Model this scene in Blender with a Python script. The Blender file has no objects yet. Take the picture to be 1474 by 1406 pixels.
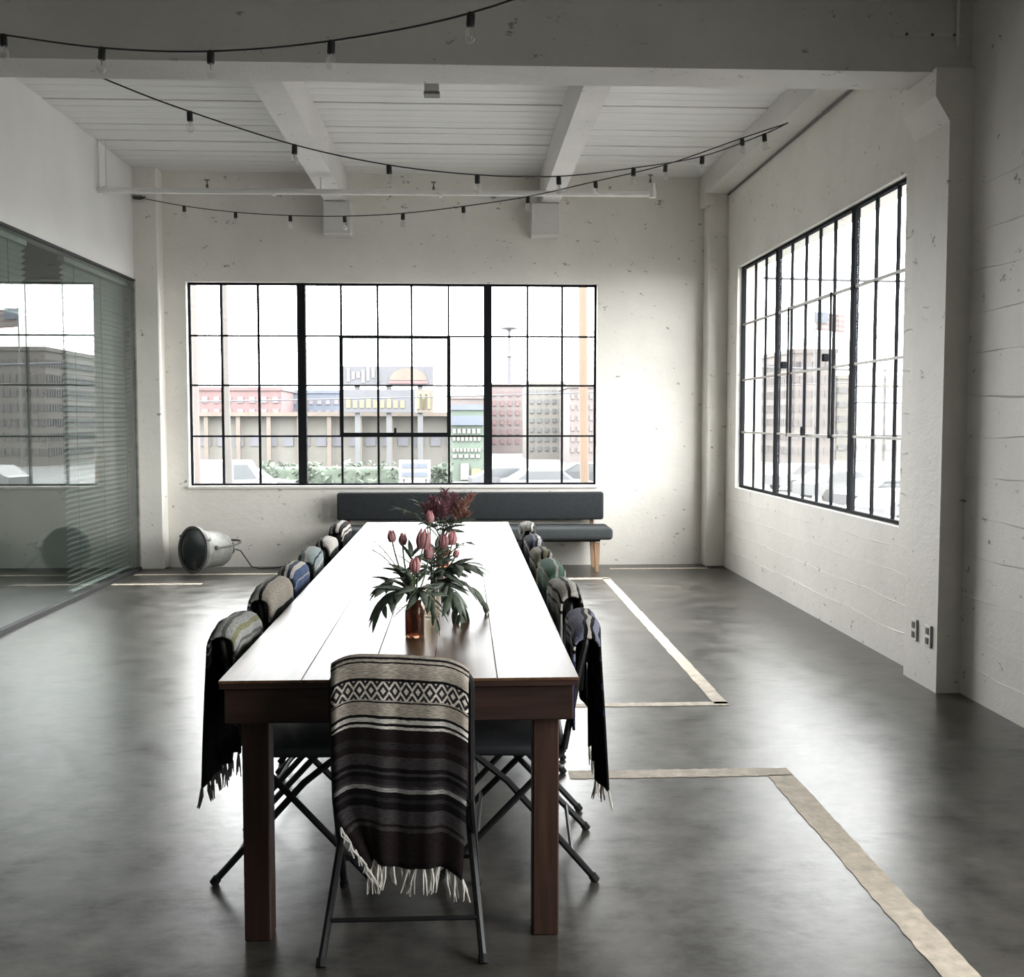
import bpy, bmesh, math, random
from mathutils import Vector, Matrix
random.seed(7)
sc = bpy.context.scene
C = sc.collection
PI = math.pi

# ------------------------------------------------------------------ camera
F_PX, IW, IH = 1550.0, 1474.0, 1406.0
YAW, PITCH = math.atan((IW/2-665)/F_PX), math.atan((IH/2-606)/F_PX)
EYE = Vector((0, 0, 1.5))
cam = bpy.data.cameras.new('camera'); camo = bpy.data.objects.new('camera', cam); C.objects.link(camo)
cam.sensor_fit = 'HORIZONTAL'; cam.sensor_width = 36; cam.lens = 36*F_PX/IW
cam.clip_start = 0.05; cam.clip_end = 900
camo.location = EYE; camo.rotation_euler = (PI/2-PITCH, 0, -YAW)
sc.camera = camo
FW = Vector((math.sin(YAW)*math.cos(PITCH), math.cos(YAW)*math.cos(PITCH), -math.sin(PITCH)))
RT = Vector((math.cos(YAW), -math.sin(YAW), 0)); UP = RT.cross(FW)
def at(px, py, Y):                       # the point at distance Y along a line of sight, used to survey positions
    d = FW + RT*((px-IW/2)/F_PX) + UP*((IH/2-py)/F_PX)
    return EYE + d*(Y/d.y)

# ------------------------------------------------------------------ world, light, exposure
SKY = 9.0
w = bpy.data.worlds.new('overcast'); sc.world = w; w.use_nodes = True
wn = w.node_tree.nodes; wl = w.node_tree.links
bg = wn['Background']; bg.inputs['Strength'].default_value = SKY
tc = wn.new('ShaderNodeTexCoord'); nz = wn.new('ShaderNodeTexNoise'); rp = wn.new('ShaderNodeValToRGB')
nz.inputs['Scale'].default_value = 3.0; nz.inputs['Detail'].default_value = 5
rp.color_ramp.elements[0].position = .35; rp.color_ramp.elements[0].color = (.84, .86, .88, 1)
rp.color_ramp.elements[1].position = .62; rp.color_ramp.elements[1].color = (1, .985, .96, 1)
wl.new(tc.outputs['Generated'], nz.inputs['Vector']); wl.new(nz.outputs['Fac'], rp.inputs['Fac']); wl.new(rp.outputs['Color'], bg.inputs['Color'])
vs = sc.view_settings
vs.view_transform = 'Standard'; vs.look = 'None'; vs.exposure = 1.27; vs.gamma = 1.0; vs.use_curve_mapping = False
def portal(name, loc, rot, sx, sy):      # guides sky light through a window opening, gives none of its own
    l = bpy.data.lights.new(name, 'AREA'); l.shape = 'RECTANGLE'; l.size = sx; l.size_y = sy; l.cycles.is_portal = True
    o = bpy.data.objects.new(name, l); C.objects.link(o); o.location = loc; o.rotation_euler = rot
    return o
portal('window_portal', (-.70, 11.30, 1.88), (-PI/2, 0, 0), 4.2, 2.1)
portal('window_portal', (2.90, 8.52, 1.93), (PI/2, 0, PI/2), 4.1, 2.2)

portal('window_portal', (3.0, 1.7, 1.93), (PI/2, 0, PI/2), 2.2, 2.2)  # for the added window out of view in the near bay

# ------------------------------------------------------------------ materials
def nodes(name):
    m = bpy.data.materials.new(name); m.use_nodes = True
    nt = m.node_tree; return m, nt, nt.nodes['Principled BSDF']
def N(nt, typ, **kw):
    n = nt.nodes.new(typ)
    for k, v in kw.items():
        if k in n.inputs: n.inputs[k].default_value = v
        else: setattr(n, k, v)
    return n
def mat(name, col, rough=.6, metal=0, var=0, scale=8, bump=0, bscale=40, spec=.5, coat=0, stretch=None, rvar=0, detail=5, col2=None):
    m, nt, p = nodes(name)
    p.inputs['Base Color'].default_value = (*col, 1); p.inputs['Roughness'].default_value = rough
    p.inputs['Metallic'].default_value = metal; p.inputs['Specular IOR Level'].default_value = spec
    p.inputs['Coat Weight'].default_value = coat; p.inputs['Coat Roughness'].default_value = .12
    L = nt.links.new
    if var or bump or rvar or col2:
        t = N(nt, 'ShaderNodeTexCoord'); mp = N(nt, 'ShaderNodeMapping')
        if stretch: mp.inputs['Scale'].default_value = stretch
        L(t.outputs['Object'], mp.inputs['Vector'])
        n = N(nt, 'ShaderNodeTexNoise', Scale=scale, Detail=detail, Roughness=.6); L(mp.outputs[0], n.inputs['Vector'])
        if var or col2:
            r = N(nt, 'ShaderNodeValToRGB'); L(n.outputs['Fac'], r.inputs['Fac'])
            e = r.color_ramp.elements
            e[0].position = .3; e[1].position = .7
            e[0].color = (*(c*(1-var) for c in col), 1); e[1].color = (*(col2 or [min(1, c*(1+var)) for c in col]), 1)
            L(r.outputs[0], p.inputs['Base Color'])
        if rvar:
            mr = N(nt, 'ShaderNodeMapRange'); mr.inputs['To Min'].default_value = rough-rvar; mr.inputs['To Max'].default_value = rough+rvar
            L(n.outputs['Fac'], mr.inputs['Value']); L(mr.outputs[0], p.inputs['Roughness'])
        if bump:
            b2 = N(nt, 'ShaderNodeTexNoise', Scale=bscale, Detail=6); L(mp.outputs[0], b2.inputs['Vector'])
            b = N(nt, 'ShaderNodeBump', Strength=bump, Distance=.01); L(b2.outputs['Fac'], b.inputs['Height']); L(b.outputs[0], p.inputs['Normal'])
    return m
def wall_mat(name, col, dirt, form=True):
    """painted board-formed concrete: blotches, pock marks, fine relief"""
    m, nt, p = nodes(name); L = nt.links.new
    p.inputs['Roughness'].default_value = .55; p.inputs['Specular IOR Level'].default_value = .3
    t = N(nt, 'ShaderNodeTexCoord')
    n1 = N(nt, 'ShaderNodeTexNoise', Scale=1.3, Detail=6, Roughness=.65); L(t.outputs['Object'], n1.inputs['Vector'])
    r1 = N(nt, 'ShaderNodeValToRGB'); e = r1.color_ramp.elements
    e[0].position = .32; e[0].color = (*(c*.88 for c in col), 1); e[1].position = .66; e[1].color = (*col, 1)
    L(n1.outputs['Fac'], r1.inputs['Fac'])
    # pocks: sparse dark chips
    mp = N(nt, 'ShaderNodeMapping'); mp.inputs['Scale'].default_value = (1, 1, 1.6); L(t.outputs['Object'], mp.inputs[0])
    n2 = N(nt, 'ShaderNodeTexNoise', Scale=9, Detail=8, Roughness=.7); L(mp.outputs[0], n2.inputs['Vector'])
    r2 = N(nt, 'ShaderNodeValToRGB'); e = r2.color_ramp.elements
    e[0].position = .635; e[0].color = (0, 0, 0, 1); e[1].position = .67; e[1].color = (1, 1, 1, 1); L(n2.outputs['Fac'], r2.inputs['Fac'])
    mx = N(nt, 'ShaderNodeMix', data_type='RGBA'); mx.inputs[7].default_value = (*dirt, 1)
    ml = N(nt, 'ShaderNodeMath', operation='MULTIPLY'); ml.inputs[1].default_value = .8
    L(r2.outputs[0], ml.inputs[0]); L(ml.outputs[0], mx.inputs[0]); L(r1.outputs[0], mx.inputs[6]); L(mx.outputs[2], p.inputs['Base Color'])
    n3 = N(nt, 'ShaderNodeTexNoise', Scale=14, Detail=8, Roughness=.65); L(mp.outputs[0], n3.inputs['Vector'])
    ad = N(nt, 'ShaderNodeMath', operation='SUBTRACT'); L(n3.outputs['Fac'], ad.inputs[0]); L(r2.outputs[0], ad.inputs[1])
    b = N(nt, 'ShaderNodeBump', Strength=.35, Distance=.012); L(ad.outputs[0], b.inputs['Height']); L(b.outputs[0], p.inputs['Normal'])
    return m
def floor_mat():
    m, nt, p = nodes('polished_concrete'); L = nt.links.new
    t = N(nt, 'ShaderNodeTexCoord')
    n1 = N(nt, 'ShaderNodeTexNoise', Scale=.9, Detail=4, Roughness=.5, Distortion=0.0); L(t.outputs['Object'], n1.inputs['Vector'])
    r1 = N(nt, 'ShaderNodeValToRGB'); e = r1.color_ramp.elements
    e[0].position = .30; e[0].color = (.030, .028, .0245, 1); e[1].position = .72; e[1].color = (.086, .079, .068, 1); L(n1.outputs['Fac'], r1.inputs['Fac'])
    n2 = N(nt, 'ShaderNodeTexNoise', Scale=5, Detail=6, Roughness=.6, Distortion=0.0); L(t.outputs['Object'], n2.inputs['Vector'])
    r2 = N(nt, 'ShaderNodeValToRGB'); e = r2.color_ramp.elements
    e[0].position = .30; e[0].color = (.45, .45, .45, 1); e[1].position = .70; e[1].color = (1.5, 1.46, 1.4, 1); L(n2.outputs['Fac'], r2.inputs['Fac'])
    mx = N(nt, 'ShaderNodeMix', data_type='RGBA', blend_type='MULTIPLY'); mx.inputs[0].default_value = .8
    L(r1.outputs[0], mx.inputs[6]); L(r2.outputs[0], mx.inputs[7])
    mp = N(nt, 'ShaderNodeMapping'); mp.inputs['Scale'].default_value = (1, 2.2, 1); L(t.outputs['Object'], mp.inputs[0])     # sparse scuffs
    n4 = N(nt, 'ShaderNodeTexNoise', Scale=9, Detail=8, Roughness=.78); L(mp.outputs[0], n4.inputs['Vector'])
    r4 = N(nt, 'ShaderNodeValToRGB'); e = r4.color_ramp.elements; e[0].position = .62; e[0].color = (1, 1, 1, 1); e[1].position = .68; e[1].color = (.45, .45, .45, 1); L(n4.outputs['Fac'], r4.inputs['Fac'])
    mx2 = N(nt, 'ShaderNodeMix', data_type='RGBA', blend_type='MULTIPLY'); mx2.inputs[0].default_value = 1
    L(mx.outputs[2], mx2.inputs[6]); L(r4.outputs[0], mx2.inputs[7]); L(mx2.outputs[2], p.inputs['Base Color'])
    mr = N(nt, 'ShaderNodeMapRange'); mr.inputs['From Min'].default_value = .3; mr.inputs['From Max'].default_value = .7
    mr.inputs['To Min'].default_value = .28; mr.inputs['To Max'].default_value = .37
    L(n2.outputs['Fac'], mr.inputs['Value']); L(mr.outputs[0], p.inputs['Roughness'])
    ms = N(nt, 'ShaderNodeMapRange'); ms.inputs['From Min'].default_value = .36; ms.inputs['From Max'].default_value = .64
    ms.inputs['To Min'].default_value = .24; ms.inputs['To Max'].default_value = 1.1                       # patchy sealer
    av = N(nt, 'ShaderNodeMath', operation='ADD'); hf = N(nt, 'ShaderNodeMath', operation='MULTIPLY'); hf.inputs[1].default_value = .5
    L(n2.outputs['Fac'], av.inputs[0]); L(n4.outputs['Fac'], av.inputs[1]); L(av.outputs[0], hf.inputs[0]); L(hf.outputs[0], ms.inputs['Value']); L(ms.outputs[0], p.inputs['Specular IOR Level'])
    n3 = N(nt, 'ShaderNodeTexNoise', Scale=18, Detail=7, Roughness=.65, Distortion=0.0); L(t.outputs['Object'], n3.inputs['Vector'])
    b = N(nt, 'ShaderNodeBump', Strength=.11, Distance=.006); L(n3.outputs['Fac'], b.inputs['Height']); L(b.outputs[0], p.inputs['Normal'])
    return m
def glass_mat(name, tint, ior=1.45, rough=0.0, gain=1.0):
    m, nt, p = nodes(name); nt.nodes.remove(p); L = nt.links.new
    tr = N(nt, 'ShaderNodeBsdfTransparent', Color=(*tint, 1)); gl = N(nt, 'ShaderNodeBsdfGlossy', Roughness=rough)
    fr = N(nt, 'ShaderNodeFresnel', IOR=ior); mx = N(nt, 'ShaderNodeMixShader')
    ge = N(nt, 'ShaderNodeNewGeometry'); io = N(nt, 'ShaderNodeMapRange'); io.inputs['To Min'].default_value = ior; io.inputs['To Max'].default_value = 1/ior
    L(ge.outputs['Backfacing'], io.inputs[0]); L(io.outputs[0], fr.inputs['IOR'])      # the same reflectance on both faces of the sheet
    L(fr.outputs[0], mx.inputs[0]); L(tr.outputs[0], mx.inputs[1]); L(gl.outputs[0], mx.inputs[2]); L(mx.outputs[0], nt.nodes['Material Output'].inputs[0])
    return m
def wood_mat(name, c1, c2, axis='Y', rough=.35, coat=0, scale=6):
    m, nt, p = nodes(name); L = nt.links.new
    t = N(nt, 'ShaderNodeTexCoord'); oi = N(nt, 'ShaderNodeObjectInfo'); ad = N(nt, 'ShaderNodeVectorMath', operation='ADD'); mu = N(nt, 'ShaderNodeMath', operation='MULTIPLY'); mu.inputs[1].default_value = 17.0
    L(oi.outputs['Random'], mu.inputs[0]); L(t.outputs['Object'], ad.inputs[0]); L(mu.outputs[0], ad.inputs[1])
    mp = N(nt, 'ShaderNodeMapping'); s = [scale*2.2]*3; s['XYZ'.index(axis)] = scale*.12; mp.inputs['Scale'].default_value = s
    L(ad.outputs[0], mp.inputs[0])
    n = N(nt, 'ShaderNodeTexNoise', Scale=1.6, Detail=7, Roughness=.62, Distortion=1.0); L(mp.outputs[0], n.inputs['Vector'])
    r = N(nt, 'ShaderNodeValToRGB'); e = r.color_ramp.elements; e[0].position = .33; e[0].color = (*c1, 1); e[1].position = .67; e[1].color = (*c2, 1)
    L(n.outputs['Fac'], r.inputs['Fac']); L(r.outputs[0], p.inputs['Base Color'])
    p.inputs['Roughness'].default_value = rough; p.inputs['Coat Weight'].default_value = coat; p.inputs['Coat Roughness'].default_value = .2
    b = N(nt, 'ShaderNodeBump', Strength=.08, Distance=.004); L(n.outputs['Fac'], b.inputs['Height']); L(b.outputs[0], p.inputs['Normal'])
    return m
def stripe_mat(name, stops, length, noise=.45, band=None, bandcols=((.02, .018, .02), (.55, .5, .44))):
    """woven blanket: stops = [(metres along the cloth, colour)], band = (start, end) of a diamond pattern"""
    m, nt, p = nodes(name); L = nt.links.new
    p.inputs['Roughness'].default_value = .95; p.inputs['Specular IOR Level'].default_value = .1
    p.inputs['Sheen Weight'].default_value = .03
    uv = N(nt, 'ShaderNodeUVMap'); sp = N(nt, 'ShaderNodeSeparateXYZ'); L(uv.outputs[0], sp.inputs[0])
    wv = N(nt, 'ShaderNodeTexNoise', Scale=90, Detail=2); L(uv.outputs[0], wv.inputs['Vector'])
    wob = N(nt, 'ShaderNodeMath', operation='MULTIPLY_ADD'); wob.inputs[1].default_value = .0025; L(wv.outputs['Fac'], wob.inputs[0]); L(sp.outputs['Y'], wob.inputs[2])
    dv = N(nt, 'ShaderNodeMath', operation='DIVIDE'); dv.inputs[1].default_value = length; L(wob.outputs[0], dv.inputs[0])
    r = N(nt, 'ShaderNodeValToRGB'); r.color_ramp.interpolation = 'CONSTANT'; e = r.color_ramp.elements
    for k, (s, c) in enumerate(stops[:32]):
        el = e[k] if k < 2 else e.new(min(1, s/length))
        el.position = min(1, s/length); el.color = (*c, 1)
    L(dv.outputs[0], r.inputs['Fac'])
    col = r.outputs[0]
    if band:
        a, b_ = band; h = b_-a
        def M(op, x, y=None):
            n = N(nt, 'ShaderNodeMath', operation=op)
            for i, q in enumerate((x, y)):
                if q is None: continue
                if isinstance(q, (int, float)): n.inputs[i].default_value = q
                else: L(q, n.inputs[i])
            return n.outputs[0]
        vv = M('ABSOLUTE', M('SUBTRACT', M('DIVIDE', M('SUBTRACT', sp.outputs['Y'], a), h), .5))          # 0 centre .. .5 edge
        uu = M('ABSOLUTE', M('SUBTRACT', M('FRACT', M('DIVIDE', sp.outputs['X'], h*.62)), .5))
        d = M('ADD', vv, M('MULTIPLY', uu, .9))
        ring = M('GREATER_THAN', M('SINE', M('MULTIPLY', d, 15.0)), .15)
        inb = M('MULTIPLY', M('GREATER_THAN', sp.outputs['Y'], a), M('LESS_THAN', sp.outputs['Y'], b_))
        bc = N(nt, 'ShaderNodeMix', data_type='RGBA'); bc.inputs[6].default_value = (*bandcols[0], 1); bc.inputs[7].default_value = (*bandcols[1], 1); L(ring, bc.inputs[0])
        mm = N(nt, 'ShaderNodeMix', data_type='RGBA'); L(inb, mm.inputs[0]); L(col, mm.inputs[6]); L(bc.outputs[2], mm.inputs[7]); col = mm.outputs[2]
    mp = N(nt, 'ShaderNodeMapping'); mp.inputs['Scale'].default_value = (60, 420, 1); L(uv.outputs[0], mp.inputs[0])
    n2 = N(nt, 'ShaderNodeTexNoise', Scale=1, Detail=3); L(mp.outputs[0], n2.inputs['Vector'])
    mr = N(nt, 'ShaderNodeMapRange'); mr.inputs['From Min'].default_value = .3; mr.inputs['From Max'].default_value = .7; mr.inputs['To Min'].default_value = 1-noise; mr.inputs['To Max'].default_value = 1+noise
    L(n2.outputs['Fac'], mr.inputs[0])
    mx = N(nt, 'ShaderNodeMix', data_type='RGBA', blend_type='MULTIPLY'); mx.inputs[0].default_value = 1
    L(col, mx.inputs[6]); L(mr.outputs[0], mx.inputs[7]); L(mx.outputs[2], p.inputs['Base Color'])
    b = N(nt, 'ShaderNodeBump', Strength=.6, Distance=.004); L(n2.outputs['Fac'], b.inputs['Height']); L(b.outputs[0], p.inputs['Normal'])
    return m

M_WALL = wall_mat('painted_concrete', (.83, .80, .745), (.2, .19, .17))
M_PLASTER = mat('white_plaster', (.78, .77, .745), .6, var=.05, scale=1.2, bump=.08, bscale=25)
M_BEAM = wall_mat('painted_beam', (.72, .70, .67), (.25, .24, .22))
M_PLANK = mat('painted_plank', (.72, .715, .695), .6, var=.09, scale=3, bump=.15, bscale=14, stretch=(.5, 6, 6))
M_DARKGAP = mat('plank_backing', (.22, .215, .2), .9, var=.1)
M_FLOOR = floor_mat()
M_TAPE = mat('bare_concrete_strip', (.60, .52, .42), .7, var=.25, scale=16, bump=.3, bscale=60, detail=8)
M_STEEL = mat('dark_window_steel', (.010, .011, .013), .8, var=.15, spec=.08)
M_STEELW = mat('worn_window_steel', (.33, .31, .28), .5, var=.3, scale=20)
M_PANE = glass_mat('window_glass', (.97, .98, .98))
M_PART = glass_mat('partition_glass', (.86, .90, .885), ior=1.6)
M_CHAN = mat('channel_metal', (.02, .02, .02), .6, metal=0, var=.1)
M_SLAT = mat('blind_slat', (.40, .42, .41), .45, var=.06)
M_CORD = mat('blind_cord', (.2, .22, .22), .8, var=.1)
M_OFFICE = mat('office_paint', (.30, .33, .33), .8, var=.06)
M_TOP = wood_mat('varnished_table_board', (.075, .04, .022), (.16, .088, .05), 'Y', .30, coat=0, scale=5)
M_TOP.node_tree.nodes['Principled BSDF'].inputs['IOR'].default_value = 1.16   # thin worn wax, weak sheen
M_APRON = wood_mat('stained_apron', (.018, .009, .007), (.05, .023, .016), 'X', .45, scale=7)
M_LEGW = wood_mat('stained_leg', (.03, .013, .009), (.075, .034, .022), 'Z', .5, scale=7)
M_BLACK = mat('black_metal', (.012, .012, .013), .42, var=.2, scale=30, spec=.4)
M_SEAT = mat('black_vinyl', (.015, .017, .02), .55, var=.15, bump=.1, bscale=90)
M_RUB = mat('black_rubber', (.01, .01, .01), .8, var=.1)
M_CUSH = mat('charcoal_wool', (.036, .039, .042), .95, var=.18, scale=60, bump=.4, bscale=240, spec=.1)
M_CUSHS = mat('grey_wool', (.06, .065, .068), .95, var=.18, scale=60, bump=.4, bscale=240, spec=.1)
M_OAK = wood_mat('oak', (.34, .20, .12), (.5, .32, .2), 'Z', .5)
M_SOCK = mat('socket_black', (.012, .012, .012), .5, var=.1)
M_BULB = glass_mat('bulb_glass', (.97, .97, .96), ior=2.0)
M_FIL = mat('bulb_filament_stem', (.5, .48, .42), .3, var=.1)
M_PIPE = mat('white_pipe', (.72, .71, .68), .45, var=.06, scale=6)
M_PIPED = mat('dark_fitting', (.12, .115, .11), .5, var=.2)
M_LAMPG = mat('lamp_grey_paint', (.36, .36, .34), .4, metal=.5, var=.25, scale=14, bump=.1)
M_LENS = mat('lamp_lens', (.035, .042, .042), .18, var=.2, spec=.6)
M_AMBER = None
m, nt, p = nodes('amber_bottle_glass'); M_AMBER = m
p.inputs['Base Color'].default_value = (.20, .085, .05, 1); p.inputs['Roughness'].default_value = .05; p.inputs['Transmission Weight'].default_value = .75; p.inputs['IOR'].default_value = 1.45
M_LEAF = mat('leaf_green', (.165, .20, .15), .5, var=.35, scale=30)
M_LEAFG = mat('grey_green_leaf', (.27, .30, .25), .55, var=.3, scale=30)
M_STEM = mat('stem_green', (.10, .13, .06), .6, var=.2)
M_PINK = mat('tulip_pink', (.66, .38, .38), .5, var=.3, scale=24)
M_PINKD = mat('tulip_dusky', (.50, .26, .27), .5, var=.3, scale=24)
M_ROSE = mat('rose_sprig', (.34, .17, .20), .6, var=.4, scale=60)
M_RUST = mat('rust_sprig', (.44, .26, .21), .6, var=.4, scale=60)
M_TWIG = mat('twig', (.07, .045, .03), .7, var=.2)
def translucent(m, k, gain):
    nt = m.node_tree; p = nt.nodes['Principled BSDF']; out = nt.nodes['Material Output']
    tl = N(nt, 'ShaderNodeBsdfTranslucent'); c = p.inputs['Base Color']
    mu = N(nt, 'ShaderNodeMix', data_type='RGBA', blend_type='MULTIPLY'); mu.inputs[0].default_value = 1; mu.inputs[7].default_value = (gain, gain, gain, 1)
    nt.links.new(c.links[0].from_socket, mu.inputs[6]); nt.links.new(mu.outputs[2], tl.inputs['Color'])
    mx = N(nt, 'ShaderNodeMixShader'); mx.inputs[0].default_value = k
    nt.links.new(p.outputs[0], mx.inputs[1]); nt.links.new(tl.outputs[0], mx.inputs[2]); nt.links.new(mx.outputs[0], out.inputs[0])
for m_ in (M_LEAF, M_LEAFG, M_PINK, M_PINKD, M_ROSE, M_RUST): translucent(m_, .4, 1.3)
M_PLATE = mat('outlet_plate', (.45, .44, .41), .4, metal=.3, var=.1)
M_SLOT = mat('outlet_slot', (.03, .03, .03), .6, var=.1)

# ------------------------------------------------------------------ mesh builder
class MB:
    def __init__(s): s.v = []; s.f = []; s.uv = None
    def add(s, vs, fs):
        o = len(s.v); s.v += [tuple(q) for q in vs]; s.f += [tuple(i+o for i in f) for f in fs]; return s
    def box(s, x0, y0, z0, x1, y1, z1):
        v = [(x, y, z) for z in (z0, z1) for y in (y0, y1) for x in (x0, x1)]
        return s.add(v, [(0, 2, 3, 1), (4, 5, 7, 6), (0, 1, 5, 4), (2, 6, 7, 3), (0, 4, 6, 2), (1, 3, 7, 5)])
    def cbox(s, x0, y0, z0, x1, y1, z1, b):            # box with bevelled edges
        bm = bmesh.new(); bmesh.ops.create_cube(bm, size=1)
        for q in bm.verts: q.co = Vector(((x0+x1)/2+q.co.x*(x1-x0), (y0+y1)/2+q.co.y*(y1-y0), (z0+z1)/2+q.co.z*(z1-z0)))
        bmesh.ops.bevel(bm, geom=bm.edges[:]+bm.verts[:], offset=b, segments=3 if b > .012 else 1, affect='EDGES', profile=.5)
        bm.verts.index_update(); s.add([q.co[:] for q in bm.verts], [[q.index for q in f.verts] for f in bm.faces]); bm.free(); return s
    def tube(s, pts, r, n=8, cap=True):
        pts = [Vector(q) for q in pts]; rs = r if isinstance(r, (list, tuple)) else [r]*len(pts)
        t0 = (pts[1]-pts[0]).normalized(); up = Vector((0, 0, 1)) if abs(t0.z) < .9 else Vector((1, 0, 0)); a = t0.cross(up).normalized()
        vs, fs = [], []
        for k, q in enumerate(pts):
            t = (pts[min(k+1, len(pts)-1)]-pts[max(k-1, 0)]).normalized()
            a = (a-t*a.dot(t)).normalized(); b = t.cross(a)
            vs += [q+(a*math.cos(2*PI*j/n)+b*math.sin(2*PI*j/n))*rs[k] for j in range(n)]
        for k in range(len(pts)-1):
            for j in range(n): fs.append((k*n+j, k*n+(j+1) % n, (k+1)*n+(j+1) % n, (k+1)*n+j))
        if cap: fs += [tuple(range(n-1, -1, -1)), tuple((len(pts)-1)*n+j for j in range(n))]
        return s.add(vs, fs)
    def lathe(s, prof, n=24, M=None):                  # profile (r, z) about z, optional matrix
        vs = [Vector((r*math.cos(2*PI*j/n), r*math.sin(2*PI*j/n), z)) for r, z in prof for j in range(n)]
        if M: vs = [M @ q for q in vs]
        fs = [(k*n+j, k*n+(j+1) % n, (k+1)*n+(j+1) % n, (k+1)*n+j) for k in range(len(prof)-1) for j in range(n)]
        fs += [tuple(range(n-1, -1, -1)), tuple((len(prof)-1)*n+j for j in range(n))]
        return s.add(vs, fs)
    def prism(s, poly, lo, hi, plane='xz'):            # closed outline extruded along the third axis
        n = len(poly)
        P = {'xz': lambda a, b, c: (a, c, b), 'xy': lambda a, b, c: (a, b, c), 'yz': lambda a, b, c: (c, a, b)}[plane]
        vs = [P(a, b, lo) for a, b in poly]+[P(a, b, hi) for a, b in poly]
        return s.add(vs, [tuple(range(n)), tuple(range(2*n-1, n-1, -1))]+[(j, j+n, (j+1) % n+n, (j+1) % n) for j in range(n)])
    def mesh(s, name, m, smooth=False):
        me = bpy.data.meshes.new(name); me.from_pydata(s.v, [], s.f); me.materials.append(m)
        bm = bmesh.new(); bm.from_mesh(me); bmesh.ops.recalc_face_normals(bm, faces=bm.faces[:]); bm.to_mesh(me); bm.free()
        if smooth:
            for q in me.polygons: q.use_smooth = True
            if smooth != 'all': me.set_sharp_from_angle(angle=math.radians(40))
        return me
    def build(s, name, m, parent=None, smooth=False): return link(name, s.mesh(name, m, smooth), parent)
def link(name, me, parent=None, loc=None, M=None):
    o = bpy.data.objects.new(name, me); C.objects.link(o); o.parent = parent
    if M is not None: o.matrix_basis = M
    if loc is not None: o.location = loc
    return o
def tag(o, label, cat, group=None, kind=None):
    o['label'] = label; o['category'] = cat
    if group: o['group'] = group
    if kind: o['kind'] = kind
    return o
def thing(name, label, cat, loc=(0, 0, 0), rz=0, group=None):
    o = bpy.data.objects.new(name, None); C.objects.link(o); o.location = loc; o.rotation_euler = (0, 0, rz); o.empty_display_size = .1
    return tag(o, label, cat, group)
def struct(name, mb, m, label=None, parent=None, smooth=False):
    o = mb.build(name, m, parent, smooth)
    if parent is None: o['kind'] = 'structure'
    if label: o['label'] = label; o['category'] = name.split('_')[0]
    return o
def clone(root, loc, rz, label=None):
    r = root.copy(); C.objects.link(r); r.location = loc; r.rotation_euler = (0, 0, rz)
    if label: r['label'] = label
    for ch in root.children:
        c = ch.copy(); C.objects.link(c); c.parent = r
        for g in ch.children:
            d = g.copy(); C.objects.link(d); d.parent = c
    return r

# ------------------------------------------------------------------ the room
XL, XR, YW, ZC = -3.25, 2.70, 11.15, 4.0
WB = (-2.79, 1.40, .835, 2.91)            # back window x0 x1 z0 z1
WR = (6.52, 10.53, .845, 3.0)             # right window y0 y1 z0 z1
struct('floor', MB().box(-6.9, -6, -.3, 3.1, 11.4, 0), M_FLOOR, 'dark polished concrete floor with cloudy mottling')
wb = MB(); y0, y1 = YW, YW+.22
wb.box(-6.9, y0, 0, WB[0], y1, 4.3).box(WB[1], y0, 0, 2.98, y1, 4.3).box(WB[0], y0, 0, WB[1], y1, WB[2]).box(WB[0], y0, WB[3], WB[1], y1, 4.3)
wall_back = struct('wall_back', wb, M_WALL, 'white painted back wall around the wide steel window')
wr = MB(); x0, x1 = XR, XR+.25
wr.box(x0, 6.15, 0, x1, WR[0], 4.3).box(x0, WR[1], 0, x1, YW, 4.3).box(x0, WR[0], 0, x1, WR[1], WR[2]).box(x0, WR[0], WR[3], x1, WR[1], 4.3)
# near bay of the same wall
x0, x1 = 2.745, 2.995
wr.box(x0, 2.8, 0, x1, 6.15, 4.3).box(x0, -6, 0, x1, .6, 4.3).box(x0, .6, 0, x1, 2.8, .85).box(x0, .6, 3.0, x1, 2.8, 4.3)   # with an unseen window, added for light on the table from the right
wall_right = struct('wall_right', wr, M_WALL, 'white painted board formed concrete right wall')
struct('wall_front', MB().box(-6.9, -6.2, 0, 3.0, -6, 4.3), M_PLASTER)
wl_ = MB().box(XL-.16, -6, 2.905, XL, YW, 4.3)
struct('wall_left', wl_, M_PLASTER, 'smooth white wall band above the glass partition')
struct('wall_office', MB().box(-6.9, -6, 0, -6.7, YW, 4.3).box(-6.7, -6, 2.93, XL-.16, YW, 3.03), M_OFFICE)
ceil = struct('ceiling', MB().box(XL-.16, -6, ZC+.02, 2.98, YW+.2, ZC+.22), M_DARKGAP, 'white painted plank ceiling')
pw = .178; y = 6.2; k = 0
pl_me = MB().cbox(-2.86, -pw/2+.004, 0, 2.86, pw/2-.004, .024, .004).mesh('plank', M_PLANK)
while y < YW:
    link('plank', pl_me, ceil, ((XL+2.47)/2, y+pw/2, ZC+random.uniform(-.004, .004))); y += pw; k += 1
pl2 = MB().box(XL, -6, ZC-.004, 2.75, 5.8, ZC+.02)
struct('ceiling_near_bay', pl2, M_PLANK)
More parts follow.
